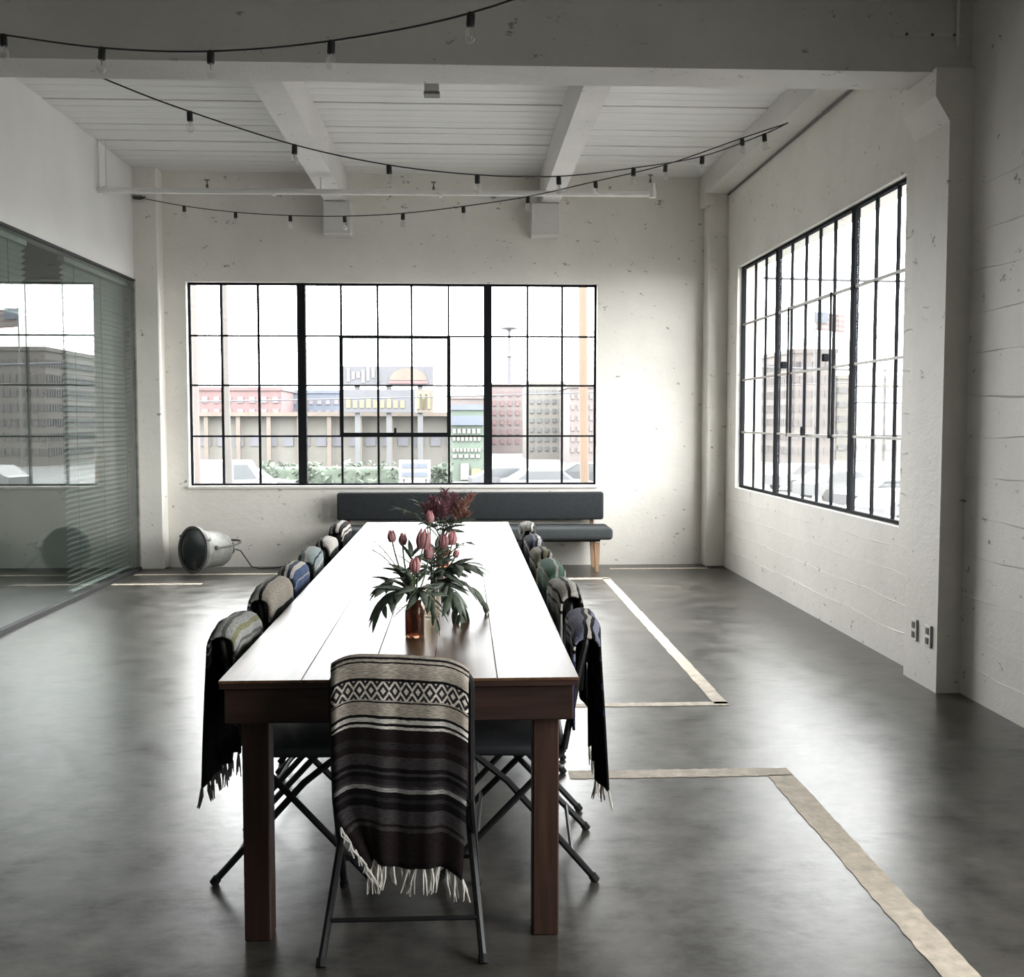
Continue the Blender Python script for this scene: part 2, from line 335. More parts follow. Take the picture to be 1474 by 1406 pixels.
# beams
gb = MB(); gb.box(XL, 5.80, 3.37, 2.75, 6.12, ZC+.02)
gird = struct('trim_1', gb, M_BEAM, 'deep white concrete girder crossing the ceiling')
for i, (a, b_) in enumerate(((-1.365, -1.155), (.803, .988))):
    struct('trim_%d' % (2+i), MB().box(a, 6.12, 3.69, b_, YW, ZC+.01), M_BEAM, ('white ceiling beam over the left part of the back window', 'white ceiling beam over the right part of the back window')[i])
    bl = (-1.375, -1.10) if i == 0 else (.70, .985)
    struct('trim_%d' % (4+i), MB().cbox(bl[0], 10.93, 3.36, bl[1], YW+.01, 3.685, .008), M_BEAM, ('white concrete bracket under the left ceiling beam', 'white concrete bracket under the right ceiling beam')[i])
struct('trim_6', MB().box(2.46, 6.12, 3.79, XR+.01, YW, ZC+.02), M_BEAM, 'white edge beam along the top of the right wall')
# corner columns, pilaster with splayed head
struct('trim_7', MB().cbox(XL-.01, 10.97, 0, -3.01, YW+.01, ZC+.01, .012), M_WALL, 'white column in the left back corner')
struct('trim_8', MB().cbox(2.50, 10.93, 0, XR+.01, YW+.01, 3.80, .012).cbox(2.455, 10.90, 3.68, 2.55, YW, ZC+.01, .006), M_WALL, 'white column in the right back corner')
pil = MB().prism([(2.61, 0), (2.61, 3.10), (2.53, 3.23), (2.53, 3.38), (2.78, 3.38), (2.78, 0)], 5.75, 6.19, 'xz')
struct('trim_9', pil, M_WALL, 'white wall pilaster with splayed head carrying the girder')
# girder straps at the right end
st = thing('steel_strap', 'white painted strap plate and conduit at the girder end', 'strap plate', (2.5, 5.80, 3.5))
MB().cbox(-.2, -.008, .05, .21, .0, .075, .002).build('plate', M_PIPE, st)
MB().tube([(.16, -.012, .0), (.16, -.012, .5)], .011, 8).build('conduit', M_PIPE, st, True)
for q in (-.12, .02, .14): MB().lathe([(.008, 0), (.008, .006), (.004, .01)], 8, Matrix.Translation((q, -.008, .0625)) @ Matrix.Rotation(PI/2, 4, 'X')).build('bolt', M_PIPED, st)
# form seams: raised cast lines on the right walls
def seam(parent, x, ya, yb, z, amp=.006, dz=.02):
    mb = MB(); n = max(6, int((yb-ya)/.14)); top, bot = [], []
    vs = []; fs = []
    for k in range(n+1):
        yy = ya+(yb-ya)*k/n; zz = z+dz*math.sin(k*.7+z*9)*.35+random.uniform(-.004, .004); h = random.uniform(.002, .009); d = random.uniform(.001, amp*1.6)
        vs += [(x+.002, yy, zz-h), (x-d, yy, zz), (x+.002, yy, zz+h)]
    for k in range(n):
        a = 3*k; fs += [(a, a+1, a+4, a+3), (a+1, a+2, a+5, a+4)]
    mb.add(vs, fs).build('form_seam', M_WALL, parent)
for z in (.17, .33, .55, .78, .98, 1.2, 1.42, 1.63, 1.86, 2.08, 2.3, 2.5, 2.75): seam(wall_right, 2.745, 3.3, 5.74, z)
for z in (.2, .38, .56, .72): seam(wall_right, 2.70, 6.2, 11.0, z)
for z in (1.05, 1.3, 1.55, 1.8, 2.05, 2.3, 2.6, 2.85): seam(wall_right, 2.70, 6.2, 6.5, z)

# painted-out strips on the floor where partitions once stood
def strip(label, x0, y0, x1, y1):
    n = 60; vs = []; fs = []
    alongx = abs(x1-x0) > abs(y1-y0)
    for k in range(n+1):
        t = k/n; j1, j2 = random.uniform(-.004, .004), random.uniform(-.004, .004)
        if alongx: X = x0+(x1-x0)*t; vs += [(X, y0+j1, .0003), (X, y1+j2, .0003), (X, y1+j2, .0025), (X, y0+j1, .0025)]
        else: Y = y0+(y1-y0)*t; vs += [(x0+j1, Y, .0003), (x1+j2, Y, .0003), (x1+j2, Y, .0025), (x0+j1, Y, .0025)]
    for k in range(n):
        a = 4*k; fs += [(a+j, a+(j+1) % 4, a+4+(j+1) % 4, a+4+j) for j in range(4)]
    fs += [(0, 1, 2, 3), (4*n+3, 4*n+2, 4*n+1, 4*n)]
    tag(MB().add(vs, fs).build('floor_strip', M_TAPE), label, 'floor strip', 'pale strips marked on the floor')
strip('pale floor strip running lengthwise from bench end to beside the table', 1.335, 5.58, 1.41, 10.16)
strip('short pale floor strip crossing beside the far right chairs', .78, 10.10, 1.40, 10.20)
strip('pale cross strip on floor ending at corner of far lengthwise strip', .50, 5.55, 1.41, 5.62)
strip('nearer pale cross strip on floor beside the first right chair', .45, 4.42, 1.40, 4.52)
strip('wide pale lengthwise floor strip nearest the camera at right', 1.29, 1.6, 1.40, 4.43)
strip('faint pale floor strip near the glass partition', -3.22, 9.94, -2.40, 10.02)
strip('faint pale floor strip in front of the floodlight', -3.2, 10.58, -1.80, 10.64)
strip('faint pale floor strip by the right back corner', 1.5, 10.80, 2.5, 10.86)

# ------------------------------------------------------------------ steel windows
def window(name, label, ax, plane, hs, vs, mull, vent, parent_mat=M_STEEL):
    """hs: vertical bar positions along the wall, vs: bar heights; mull: indexes of wide mullion pairs; ax 0 = along x, 1 = along y"""
    root = bpy.data.objects.new(name, None); C.objects.link(root); root['kind'] = 'structure'; root['label'] = label; root['category'] = 'window'
    def bx(h0, h1, z0, z1, d0=-.02, d1=.02):
        return (h0, plane+d0, z0, h1, plane+d1, z1) if ax == 0 else (plane+d0, h0, z0, plane+d1, h1, z1)
    z0, z1 = vs[0], vs[-1]; a, b_ = hs[0], hs[-1]
    fr = MB(); t = .022
    fr.box(*bx(a, a+t, z0, z1)).box(*bx(b_-t, b_, z0, z1)).box(*bx(a+t, b_-t, z0, z0+t)).box(*bx(a+t, b_-t, z1-t, z1))
    fr.build('window_frame', M_STEEL, root)
    for k, h in enumerate(hs[1:-1], 1):
        wd = (.043 if ax == 0 else .036) if k in mull else .011
        MB().box(*bx(h-wd, h+wd, z0+t, z1-t, (-.045 if ax == 0 else -.02) if k in mull else (-.016 if ax == 0 else -.01), (.03 if ax == 0 else .016) if k in mull else (.016 if ax == 0 else .01))).build('mullion' if k in mull else 'glazing_bar', M_STEEL, root)
    for z in vs[1:-1]:
        MB().box(*bx(a+t, b_-t, z-.009, z+.009, -.013, .013)).build('glazing_bar', M_STEEL if ax == 0 else M_STEELW, root)
    h0, h1, v0, v1 = vent; q = .02 if ax == 0 else .013; d0, d1 = (-.04, -.017) if ax == 0 else (-.032, -.021)
    vm = MB().box(*bx(h0-q, h0+q, v0-q, v1+q, d0, d1)).box(*bx(h1-q, h1+q, v0-q, v1+q, d0, d1))
    vt = vm.build('vent_sash', M_STEEL, root)
    MB().box(*bx(h0+q, h1-q, v0-q, v0+q, d0, d1)).build('sash_rail', M_STEEL if ax == 0 else M_STEELW, vt)
    MB().box(*bx(h0+q, h1-q, v1-q*.6, v1+q*.6, d0, d1)).build('sash_rail', M_STEEL if ax == 0 else M_STEELW, vt)
    hm = (h0+h1)/2
    MB().cbox(*bx(hm-.012, hm+.012, v0+.0, v0+.07, -.075, -.04), .004).build('latch', M_STEEL, vt)
    if ax == 1:
        for h in (h0, h1): MB().cbox(*bx(h-.02, h+.02, (v0+v1)/2+.03, (v0+v1)/2+.085, -.085, -.04), .006).build('hinge', M_STEEL, vt)
    cols = hs; shared = {}
    for i in range(len(cols)-1):
        l = cols[i]+(.043 if i in mull else .011); r = cols[i+1]-(.043 if i+1 in mull else .011)
        for j in range(len(vs)-1):
            MB().box(*bx(l, r, vs[j]+.009, vs[j+1]-.009, -.002, .002)).build('pane', M_PANE, root)
    return root
window('window_1', 'wide steel framed window with dark mullions in the back wall', 0, YW+.10,
       [-2.79, -2.458, -2.084, -1.643, -1.24, -.865, -.516, -.135, .27, .684, 1.045, 1.40], [.835, 1.344, 1.867, 2.374, 2.91], (3, 8), (-1.24, -.135, 1.36, 2.36))
yr = [6.53, 6.766, 7.126, 7.512, 7.927, 8.256, 8.596, 8.965, 9.345, 9.736, 10.087, 10.52]
window('window_2', 'steel framed window with opening vent in the right wall', 1, XR+.06, yr, [.85, 1.39, 1.90, 2.44, 3.0], (3, 8), (7.927, 8.965, 1.385, 2.44))
window('window_3', 'unseen steel framed window added in the nearer bay of the right wall', 1, 2.81, [.6, .95, 1.32, 1.70, 2.07, 2.44, 2.8], [.85, 1.39, 1.90, 2.44, 3.0], (3,), (1.32, 2.07, 1.39, 1.90))
MB().cbox(WB[0]-.01, YW-.03, WB[2]-.03, WB[1]+.01, YW+.02, WB[2]+.004, .008).build('sill_trim', M_WALL, wall_back)

# ------------------------------------------------------------------ glass partition
gp = thing('glass_partition', 'floor to head glass partition with dark metal channels on the left', 'glass partition', (XL, 5.4, 0))
MB().box(-.012, -11, .03, 0.0, -2.2, 2.89).build('glass_panel', M_PART, gp)
MB().box(-.012, -2.19, .03, 0.0, 5.54, 2.89).build('glass_panel', M_PART, gp)
MB().box(-.03, -11, 0.001, .018, 5.57, .032).build('bottom_channel', M_CHAN, gp)
MB().box(-.03, -11, 2.885, .012, 5.57, 2.904).build('top_channel', M_CHAN, gp)
MB().box(-.03, 5.54, .032, .012, 5.565, 2.885).build('end_channel', M_LAMPG, gp)
def blind(label, ya, yb, ztop, zbot, tilt=35):
    r = thing('venetian_blind', label, 'blind', (XL-.10, ya, zbot), 0, 'blinds behind the glass partition')
    L_ = yb-ya
    MB().cbox(-.03, 0, ztop-zbot-.045, .03, L_, ztop-zbot, .004).build('head_rail', M_SLAT, r)
    MB().cbox(-.022, 0, 0, .022, L_, .022, .004).build('bottom_rail', M_SLAT, r)
    z = .05; c, s_ = math.cos(math.radians(tilt)), math.sin(math.radians(tilt)); hw = .024
    vs = [(-hw*c, 0, -hw*s_), (0, 0, .003), (hw*c, 0, hw*s_), (-hw*c, L_, -hw*s_), (0, L_, .003), (hw*c, L_, hw*s_)]
    vs += [(x, y_, z_-.0012) for x, y_, z_ in vs]
    me = MB().add(vs, [(0, 1, 4, 3), (1, 2, 5, 4), (6, 9, 10, 7), (7, 10, 11, 8), (0, 3, 9, 6), (2, 8, 11, 5), (0, 6, 7, 1), (1, 7, 8, 2), (3, 4, 10, 9), (4, 5, 11, 10)]).mesh('slat', M_SLAT)
    while z < ztop-zbot-.06: link('slat', me, r, (0, 0, z)); z += .046
    for q in (.12, .5, .88): MB().tube([(.026, L_*q, .01), (.026, L_*q, ztop-zbot-.03)], .003, 5).build('cord', M_CORD, r)
blind('lowered grey venetian blind behind the glass beside the back corner', 9.28, 11.08, 2.88, .035)
blind('half raised grey venetian blind at the left edge behind the glass', 5.6, 8.5, 2.88, 2.30)
dk = thing('office_cabinet', 'dark low cabinet standing inside the glazed office', 'cabinet', (-6.3, 8.6, 0))
MB().cbox(-.35, -1.6, 0, .35, 1.6, .78, .01).build('body', M_CHAN, dk)
for k in range(4): MB().cbox(.35, -1.58+.79*k, .04, .366, -.82+.79*k, .75, .004).build('door', M_OFFICE, dk)

# ------------------------------------------------------------------ dining table
TX0, TX1, TY0, TY1, TZ = -.683, .330, 3.0, 7.72, .776
tb = thing('dining_table', 'long varnished plank dining table with heavy dark legs', 'table', ((TX0+TX1)/2, 5.36, 0))
tl = Vector(((TX0+TX1)/2, 5.36, 0))
edges = [TX0, -.452, -.262, -.085, .098, TX1]
for a, b_ in zip(edges, edges[1:]):
    MB().cbox(a+.0007-tl.x, TY0-5.36, TZ-.009, b_-.0007-tl.x, TY1-5.36, TZ, .0015).build('top_board', M_TOP, tb)
MB().box(TX0+.003-tl.x, TY0+.003-5.36, TZ-.024, TX1-.003-tl.x, TY1-.003-5.36, TZ-.0085).build('sub_top', M_APRON, tb)
za, zb = .65, TZ-.0245
for yy in (TY0+.012, TY1-.05): MB().cbox(TX0+.014-tl.x, yy-5.36, za, TX1-.014-tl.x, yy+.038-5.36, zb, .004).build('apron', M_APRON, tb)
for xx in (TX0+.014, TX1-.052): MB().cbox(xx-tl.x, TY0+.05-5.36, za, xx+.038-tl.x, TY1-.05-5.36, zb, .004).build('apron', wood_mat('stained_side_apron', (.018, .009, .007), (.05, .023, .016), 'Y', .45, scale=7), tb)
for xx in (TX0+.053, TX1-.128):
    for yy in (TY0+.051, TY1-.13): MB().cbox(xx-tl.x, yy-5.36, 0, xx+.076-tl.x, yy+.085-5.36, za+.06, .004).build('leg', M_LEGW, tb)

# ------------------------------------------------------------------ folding chairs
def arc(p0, p1, p2, n=5):
    p0, p1, p2 = map(Vector, (p0, p1, p2)); return [p0*(1-t)**2+p1*2*t*(1-t)+p2*t*t for t in [k/n for k in range(n+1)]]
def make_chair(label):
    t = thing('folding_chair', label, 'chair', group='black folding chairs round the table')
    MB().cbox(-.185, -.17, .40, .185, .20, .437, .014).build('seat', M_SEAT, t, True)
    w_ = .190
    top = [(-w_, -.165, .43), (-w_, -.215, .70)] + arc((-w_, -.232, .77), (-w_, -.24, .815), (-w_+.05, -.24, .815)) + arc((w_-.05, -.24, .815), (w_, -.24, .815), (w_, -.232, .77)) + [(w_, -.215, .70), (w_, -.165, .43)]
    MB().tube(top, .0115, 8).build('back_frame', M_BLACK, t, True)
    # curved pressed back panel
    vs, fs = [], []
    for i in range(9):
        x = -.18+.36*i/8; d = -.018*(1-(x/.18)**2)
        for (yy, zz) in ((-.222, .62), (-.236, .79)): vs += [(x, yy+d-.004, zz), (x, yy+d+.004, zz)]
    for i in range(8):
        a = 4*i; fs += [(a, a+2, a+6, a+4), (a+1, a+5, a+7, a+3), (a, a+4, a+5, a+1), (a+2, a+3, a+7, a+6)]
    fs += [(0, 1, 3, 2), (32, 34, 35, 33)]
    MB().add(vs, fs).build('backrest', M_BLACK, t, True)
    for s in (-1, 1):
        l = MB().tube([(s*w_, -.165, .43), (s*.215, .24, .012)], .0115, 8).build('leg', M_BLACK, t, True)
        MB().tube([(s*.215, .233, .02), (s*.215, .25, .001)], .0145, 8).build('foot_cap', M_RUB, l, True)
        l = MB().tube([(s*.175, .13, .405), (s*.185, .02, .32), (s*.223, -.262, .012)], .0115, 8).build('leg', M_BLACK, t, True)
        MB().tube([(s*.223, -.256, .02), (s*.2235, -.27, .001)], .0145, 8).build('foot_cap', M_RUB, l, True)
    MB().tube([(-.213, -.19, .095), (.213, -.19, .095)], .007, 8).build('stretcher', M_BLACK, t, True)
    MB().tube([(-.208, .12, .145), (.208, .12, .145)], .007, 8).build('stretcher', M_BLACK, t, True)
    return t
CH0, DCH = 3.66, .628
place = ['nearest the camera', 'second from the near end', 'third from the near end', 'third from the far end', 'second from the far end', 'nearest the bench']
chair = make_chair('black folding chair at the near head of the table, back to camera'); chair.location = (-.168, 3.165, 0)
spots = [(-.18, 3.165, 0, None)]
for i in range(6):
    j1, j2 = random.uniform(-.03, .03), random.uniform(-.06, .06)
    clone(chair, (-.535+j1*.3, CH0+DCH*i+j1, 0), -PI/2+j2, 'black folding chair on the left side of the table, '+place[i]); spots.append((-.535+j1*.3, CH0+DCH*i+j1, -PI/2+j2, ('L', i)))
for i in range(6):
    j1, j2 = random.uniform(-.03, .03), random.uniform(-.06, .06)
    clone(chair, (.178+j1*.3, CH0+DCH*i+j1, 0), PI/2+j2, 'black folding chair on the right side of the table, '+place[i]); spots.append((.178+j1*.3, CH0+DCH*i+j1, PI/2+j2, ('R', i)))

# ------------------------------------------------------------------ blankets over the chair backs
def fabric(label, m, loc, rz, half, back_drop, front_drop, cx=0, puff=.022, skew=0, cut=0, fold=.008, tassels=0, tcol=None, seedv=0, ztop=.842, uoff=0, bulge=0):
    rnd = random.Random(seedv)
    r = thing('woven_blanket', label, 'blanket', loc, rz, 'woven blankets over the chair backs')
    nu, nb, na, nf = 22, 26, 8, 10
    ph = rnd.uniform(0, 6); f1 = rnd.uniform(14, 20)
    path = []                                          # (y, z, arc length from the crest, hang weight); crest at s = 0, viewer side positive
    rad = .026+puff*.4
    for k in range(nf): path.append((-.205+rad*.2, ztop-rad-front_drop*(1-k/nf), -(front_drop*(1-k/nf)+rad*1.57), (1-k/nf)))
    for k in range(na+1):
        a = PI*k/na; path.append((-.236+rad*math.cos(a), ztop-rad+rad*math.sin(a), rad*(a-PI/2), 0))
    for k in range(1, nb+1):
        t = k/nb; path.append((-.236-rad-.018*t, ztop-rad-back_drop*t, rad*1.57+back_drop*t, t))
    vs, uv, fs = [], [], []
    for (yy, zz, s, wgt) in path:
        for i in range(nu+1):
            u = -1+2*i/nu
            hw = half*(1-.10*wgt*wgt if s > 0 else 1)
            x = cx+u*hw
            corner = -.030*abs(u)**5
            if s > 0 and cut and wgt > .72 and u < -.35:  # the lower left corner is folded under
                x = x+cut*((wgt-.72)/.28)*((-u-.35)/.65)
            d = fold*(.35+.9*wgt)*(math.sin(u*f1*.5+ph)+.5*math.sin(u*f1+ph*2)) if s > 0 else fold*.3*math.sin(u*9+ph)
            d -= bulge*(1-u*u)*max(0, 1-wgt*1.4)
            z_ = zz+corner*(1 if abs(s) < .2 else .8)-skew*u*(.5+.5*wgt)-(.008*math.sin(u*5+ph)*wgt)
            vs.append((x, yy+(d if s > -.02 else -d), z_)); uv.append((x+uoff, s+.3))
    n = nu+1
    for k in range(len(path)-1):
        for i in range(nu): fs.append((k*n+i, k*n+i+1, (k+1)*n+i+1, (k+1)*n+i))
    me = bpy.data.meshes.new('cloth'); me.from_pydata(vs, [], fs); me.materials.append(m)
    ul = me.uv_layers.new(name='UVMap')
    for lp in me.loops: ul.data[lp.index].uv = uv[lp.vertex_index]
    for q in me.polygons: q.use_smooth = True
    o = link('cloth', me, r); sm = o.modifiers.new('thick', 'SOLIDIFY'); sm.thickness = .009; sm.offset = 0
    if tassels:
        last = vs[-n:]
        for k in range(tassels):
            q = k/(tassels-1)*nu; i = min(int(q), nu-1); fr = q-i
            p0 = Vector(last[i])*(1-fr)+Vector(last[i+1])*fr
            L_ = rnd.uniform(.05, .085); dx, dy = rnd.uniform(-.014, .014), rnd.uniform(-.012, .006)
            mb = MB()
            for s_ in range(4):
                e = Vector((dx+rnd.uniform(-.012, .012), dy+rnd.uniform(-.008, .008), -L_*rnd.uniform(.8, 1.05)))
                mid = e*.5+Vector((rnd.uniform(-.007, .007), rnd.uniform(-.005, .005), .004))
                mb.tube([p0+Vector((0, 0, .004)), p0+mid, p0+e], [.0038, .0033, .0018], 5)
            mb.build('tassel', tcol, r, True)
    return r, path, vs, n
K = lambda r_, g=None, b_=None: (r_, r_ if g is None else g, r_ if b_ is None else b_)
BLK, DBR, GRY, CRM, WHT, MID = (.006, .005, .0055), (.012, .0075, .0075), (.038, .034, .034), (.34, .30, .25), (.48, .45, .41), (.02, .017, .018)
y2 = lambda c: .3+.01+(c-60)/1060*.515       # stripe heights read off the hanging cloth
end_stops = [(0, DBR), (.30, CRM), (y2(72), BLK), (y2(82), CRM), (y2(98), BLK), (y2(112), CRM), (y2(192), BLK), (y2(203), CRM), (y2(318), BLK), (y2(328), CRM), (y2(402), BLK), (y2(416), WHT), (y2(436), BLK), (y2(456), WHT), (y2(472), DBR),
             (y2(545), MID), (y2(580), DBR), (y2(625), GRY), (y2(690), BLK), (y2(712), GRY), (y2(728), BLK), (y2(750), MID), (y2(785), GRY), (y2(800), (.22, .21, .2)), (y2(828), BLK), (y2(860), MID), (y2(885), BLK), (y2(925), GRY), (y2(1000), DBR), (y2(1020), GRY), (y2(1045), DBR)]
m_end = stripe_mat('cream_and_brown_weave', end_stops, 1.0, .5, (y2(207), y2(312)))
M_TAS = mat('cream_tassel', (.55, .52, .47), .95, var=.15, scale=40); M_TASD = mat('grey_tassel', (.16, .155, .15), .95, var=.2, scale=40)
r_end, path, vs_, n_ = fabric('cream and dark brown striped blanket with diamond band on the near head chair', m_end, (-.168, 3.165, 0), 0, .186, .53, .34, cx=-.002, skew=.02, cut=.085, fold=.007, tassels=17, tcol=M_TAS, seedv=3, ztop=.856)
# tassels strung along the turned-under left corner
rnd = random.Random(5)
for k in range(7):
    row = len(path)-1-k; p0 = Vector(vs_[row*n_])
    mb = MB()
    for s_ in range(2): mb.tube([p0+Vector((0, -.008, 0)), p0+Vector((.010+rnd.uniform(-.008, .008), -.014, -.02)), p0+Vector((.018+rnd.uniform(-.012, .012), -.016, -.042))], [.003, .0028, .0015], 5)
    mb.build('tassel', M_TAS, r_end, True)

def stripes(name, seq, rep, length=1.0, start=0, noise=.4):
    """seq = [(width, colour)], starting at the front edge; repeats to fill"""
    st, s, k = [], start, 0
    while s < length and len(st) < 31:
        wd, c = seq[k % len(seq)]; st.append((s, c)); s += wd; k += 1
    return stripe_mat(name, st, length, noise)
NAV, BLU, GRN, TEA, OLV, LAV = (.018, .022, .045), (.06, .09, .18), (.10, .19, .14), (.25, .29, .29), (.20, .19, .11), (.17, .18, .24)
LG, MG = (.30, .30, .28), (.11, .11, .105)
sets = {
 ('L', 0): ('grey and olive striped blanket on the left chair nearest the camera', [(.20, MG), (.018, LG), (.012, MG), (.022, LG), (.014, OLV), (.018, LG), (.012, MG), (.02, LG), (.016, MG), (.012, BLK), (.014, MG), (.02, BLK), (.008, MG), (.03, BLK), (.008, GRY), (.5, BLK)]),
 ('L', 1): ('black and white blanket with broad cream band, second on the left side', [(.19, BLK), (.012, LG), (.085, CRM), (.012, BLK), (.03, LG), (.008, BLK), (.012, LG), (.008, BLK), (.012, MG), (.02, BLK), (.01, LG), (.03, BLK), (.01, MG), (.5, BLK)]),
 ('L', 2): ('navy and bright blue blanket with white stripes, third on the left side', [(.22, BLU), (.008, LG), (.04, BLU), (.012, WHT), (.01, NAV), (.014, WHT), (.012, NAV), (.05, CRM), (.01, BLK), (.012, OLV), (.01, CRM), (.03, NAV), (.008, BLU), (.5, NAV)]),
 ('L', 3): ('pale blue grey speckled blanket, fourth on the left side', [(.21, TEA), (.012, WHT), (.035, TEA), (.008, NAV), (.03, TEA), (.012, WHT), (.02, TEA), (.01, NAV), (.02, (.1, .12, .13)), (.008, TEA), (.02, (.06, .075, .085)), (.01, TEA), (.4, (.07, .085, .095))]),
 ('L', 4): ('black blanket with wide white band, fifth on the left side', [(.22, BLK), (.01, LG), (.07, WHT), (.01, BLK), (.012, CRM), (.012, BLK), (.012, LG), (.03, BLK), (.008, MG), (.5, BLK)]),
 ('L', 5): ('dark grey blanket with thin white stripes at the far left chair', [(.22, BLK), (.014, WHT), (.012, GRY), (.014, WHT), (.02, BLK), (.014, WHT), (.02, BLK), (.012, LG), (.5, BLK)]),
 ('R', 0): ('dark navy blanket with lavender striped crest on the right chair nearest the camera', [(.20, NAV), (.025, LAV), (.01, BLK), (.012, WHT), (.01, BLK), (.03, LAV), (.01, BLK), (.014, WHT), (.012, BLK), (.025, LAV), (.03, BLK), (.01, NAV), (.008, GRY), (.07, BLK), (.02, NAV), (.006, GRY), (.07, BLK), (.02, NAV), (.5, BLK)]),
 ('R', 1): ('white blanket with black stripes, second on the right side', [(.21, LG), (.01, BLK), (.03, WHT), (.01, BLK), (.022, WHT), (.012, BLK), (.03, WHT), (.012, BLK), (.014, LG), (.02, BLK), (.01, WHT), (.03, BLK), (.01, LG), (.5, BLK)]),
 ('R', 2): ('sea green blanket with white stripes, third on the right side', [(.22, GRN), (.03, (.2, .32, .25)), (.01, WHT), (.035, GRN), (.01, WHT), (.02, GRN), (.012, (.06, .1, .09)), (.01, WHT), (.03, (.05, .09, .08)), (.01, WHT), (.5, NAV)]),
 ('R', 3): ('olive and black striped blanket, fourth on the right side', [(.21, OLV), (.02, CRM), (.01, BLK), (.03, OLV), (.012, CRM), (.012, BLK), (.02, OLV), (.014, BLK), (.012, CRM), (.03, BLK), (.012, OLV), (.5, BLK)]),
 ('R', 4): ('navy blanket edged with white, fifth on the right side', [(.24, NAV), (.014, WHT), (.03, NAV), (.012, LAV), (.012, NAV), (.02, WHT), (.04, NAV), (.012, BLU), (.5, BLK)]),
 ('R', 5): ('pale grey and white blanket at the far right chair', [(.22, MG), (.02, WHT), (.014, LG), (.012, MG), (.02, WHT), (.02, LG), (.012, MG), (.014, WHT), (.5, GRY)]),
}
for (x, y, rz, key) in spots[1:]:
    lab, seq = sets[key]; near = key[1] == 0
    mt = stripes('weave_%s%d' % ('left' if key[0] == 'L' else 'right', key[1]), seq, 1, 1.0, 0)
    fabric(lab, mt, (x, y, 0), rz, .208+.01*((key[1]*7) % 3), .47 if near else .30+.05*((key[1]*5) % 3), .26, puff=.03, fold=.012 if near else .007, tassels=16 if near else 0, tcol=M_TASD if key[0] == 'L' else M_TAS,
           seedv=11+key[1]+(20 if key[0] == 'R' else 0), ztop=.835+.008*((key[1]*3) % 4), skew=.01*(1 if key[1] % 2 else -1), bulge=.012)

# ------------------------------------------------------------------ bench
bn = thing('upholstered_bench', 'long charcoal upholstered bench with oak legs under the back window', 'bench', (.09, 10.80, 0))
MB().cbox(-1.36, .16, .49, 1.362, .26, .775, .025).build('back_cushion', M_CUSH, bn, True)
MB().cbox(-1.38, -.27, .325, 1.40, .22, .445, .035).build('seat_cushion', M_CUSHS, bn, True)
MB().cbox(-1.28, -.13, .295, 1.29, .2, .324, .004).build('frame', M_BLACK, bn)
for x in (-1.25, 1.25):
    MB().prism([(x-.03, .29), (x+.03, .29), (x+.02, 0), (x-.01, 0)], -.19, -.14, 'xz').build('leg', M_OAK, bn)
    MB().prism([(x-.03, .29), (x+.03, .29), (x+.02, 0), (x-.01, 0)], .15, .20, 'xz').build('leg', M_OAK, bn)
    MB().cbox(x-.02, .262, .3, x+.02, .285, .74, .003).build('back_support', M_OAK, bn)

# ------------------------------------------------------------------ floodlight on the floor
fl = thing('floodlight', 'old grey metal industrial floodlight lying on the floor by the left back corner', 'floodlight', (-2.63, 10.66, 0))
d = Vector((-.64, -.77, .06)).normalized()
Q = d.to_track_quat('Z', 'Y').to_matrix().to_4x4(); Q.translation = Vector((0, 0, .238))
MB().lathe([(.10, -.36), (.15, -.35), (.178, -.30), (.185, -.12), (.205, -.05), (.222, -.01), (.222, .0), (.20, .0)], 40, Q).build('housing', M_LAMPG, fl, True)
MB().lathe([(.215, -.012), (.234, -.008), (.234, .022), (.222, .028), (.205, .024), (.205, .0)], 40, Q).build('lens_rim', M_PIPED, fl, True)
MB().lathe([(.206, .002), (.204, .012), (.15, .026), (.08, .034), (.001, .037)], 40, Q).build('lens', M_LENS, fl, True)
MB().lathe([(.001, -.46), (.05, -.46), (.06, -.45), (.06, -.37), (.09, -.355)], 20, Q).build('socket_housing', M_LAMPG, fl, True)
for k in range(3): MB().lathe([(.061, -.44+.025*k), (.068, -.436+.025*k), (.061, -.428+.025*k)], 20, Q).build('cooling_rib', M_PIPED, fl, True)
yk = []
for k in range(13):
    a = -PI/2+PI*k/12; yk.append(Q @ Vector((.0+.205*math.sin(a), .10*math.cos(a)*.5+.03, -.12-.40*math.cos(a)**.7 if math.cos(a) > 1e-6 else -.12)))
MB().tube(yk, .011, 8).build('yoke', M_PIPED, fl, True)
for s in (-1, 1): MB().lathe([(.022, 0), (.022, .03), (.012, .04)], 12, Q @ Matrix.Translation((s*.178, .03, -.12)) @ Matrix.Rotation(s*PI/2, 4, 'Y')).build('pivot_knob', M_PIPED, fl, True)
for k in range(3):
    a = 2*PI*k/3+.5; MB().cbox(-.014, -.012, -.03, .014, .012, .03, .003).build('rim_clamp', M_PIPED, fl).matrix_basis = Q @ Matrix.Translation((.232*math.cos(a), .232*math.sin(a), 0)) @ Matrix.Rotation(a, 4, 'Z')
e0 = Q @ Vector((0, 0, -.46))
MB().tube([e0, e0+Vector((.08, .02, -.03)), (.50, .28, .03), (.58, .30, .007), (.72, .36, .007), (.80, .46, .007)], .006, 6).build('cord', M_RUB, fl, True)

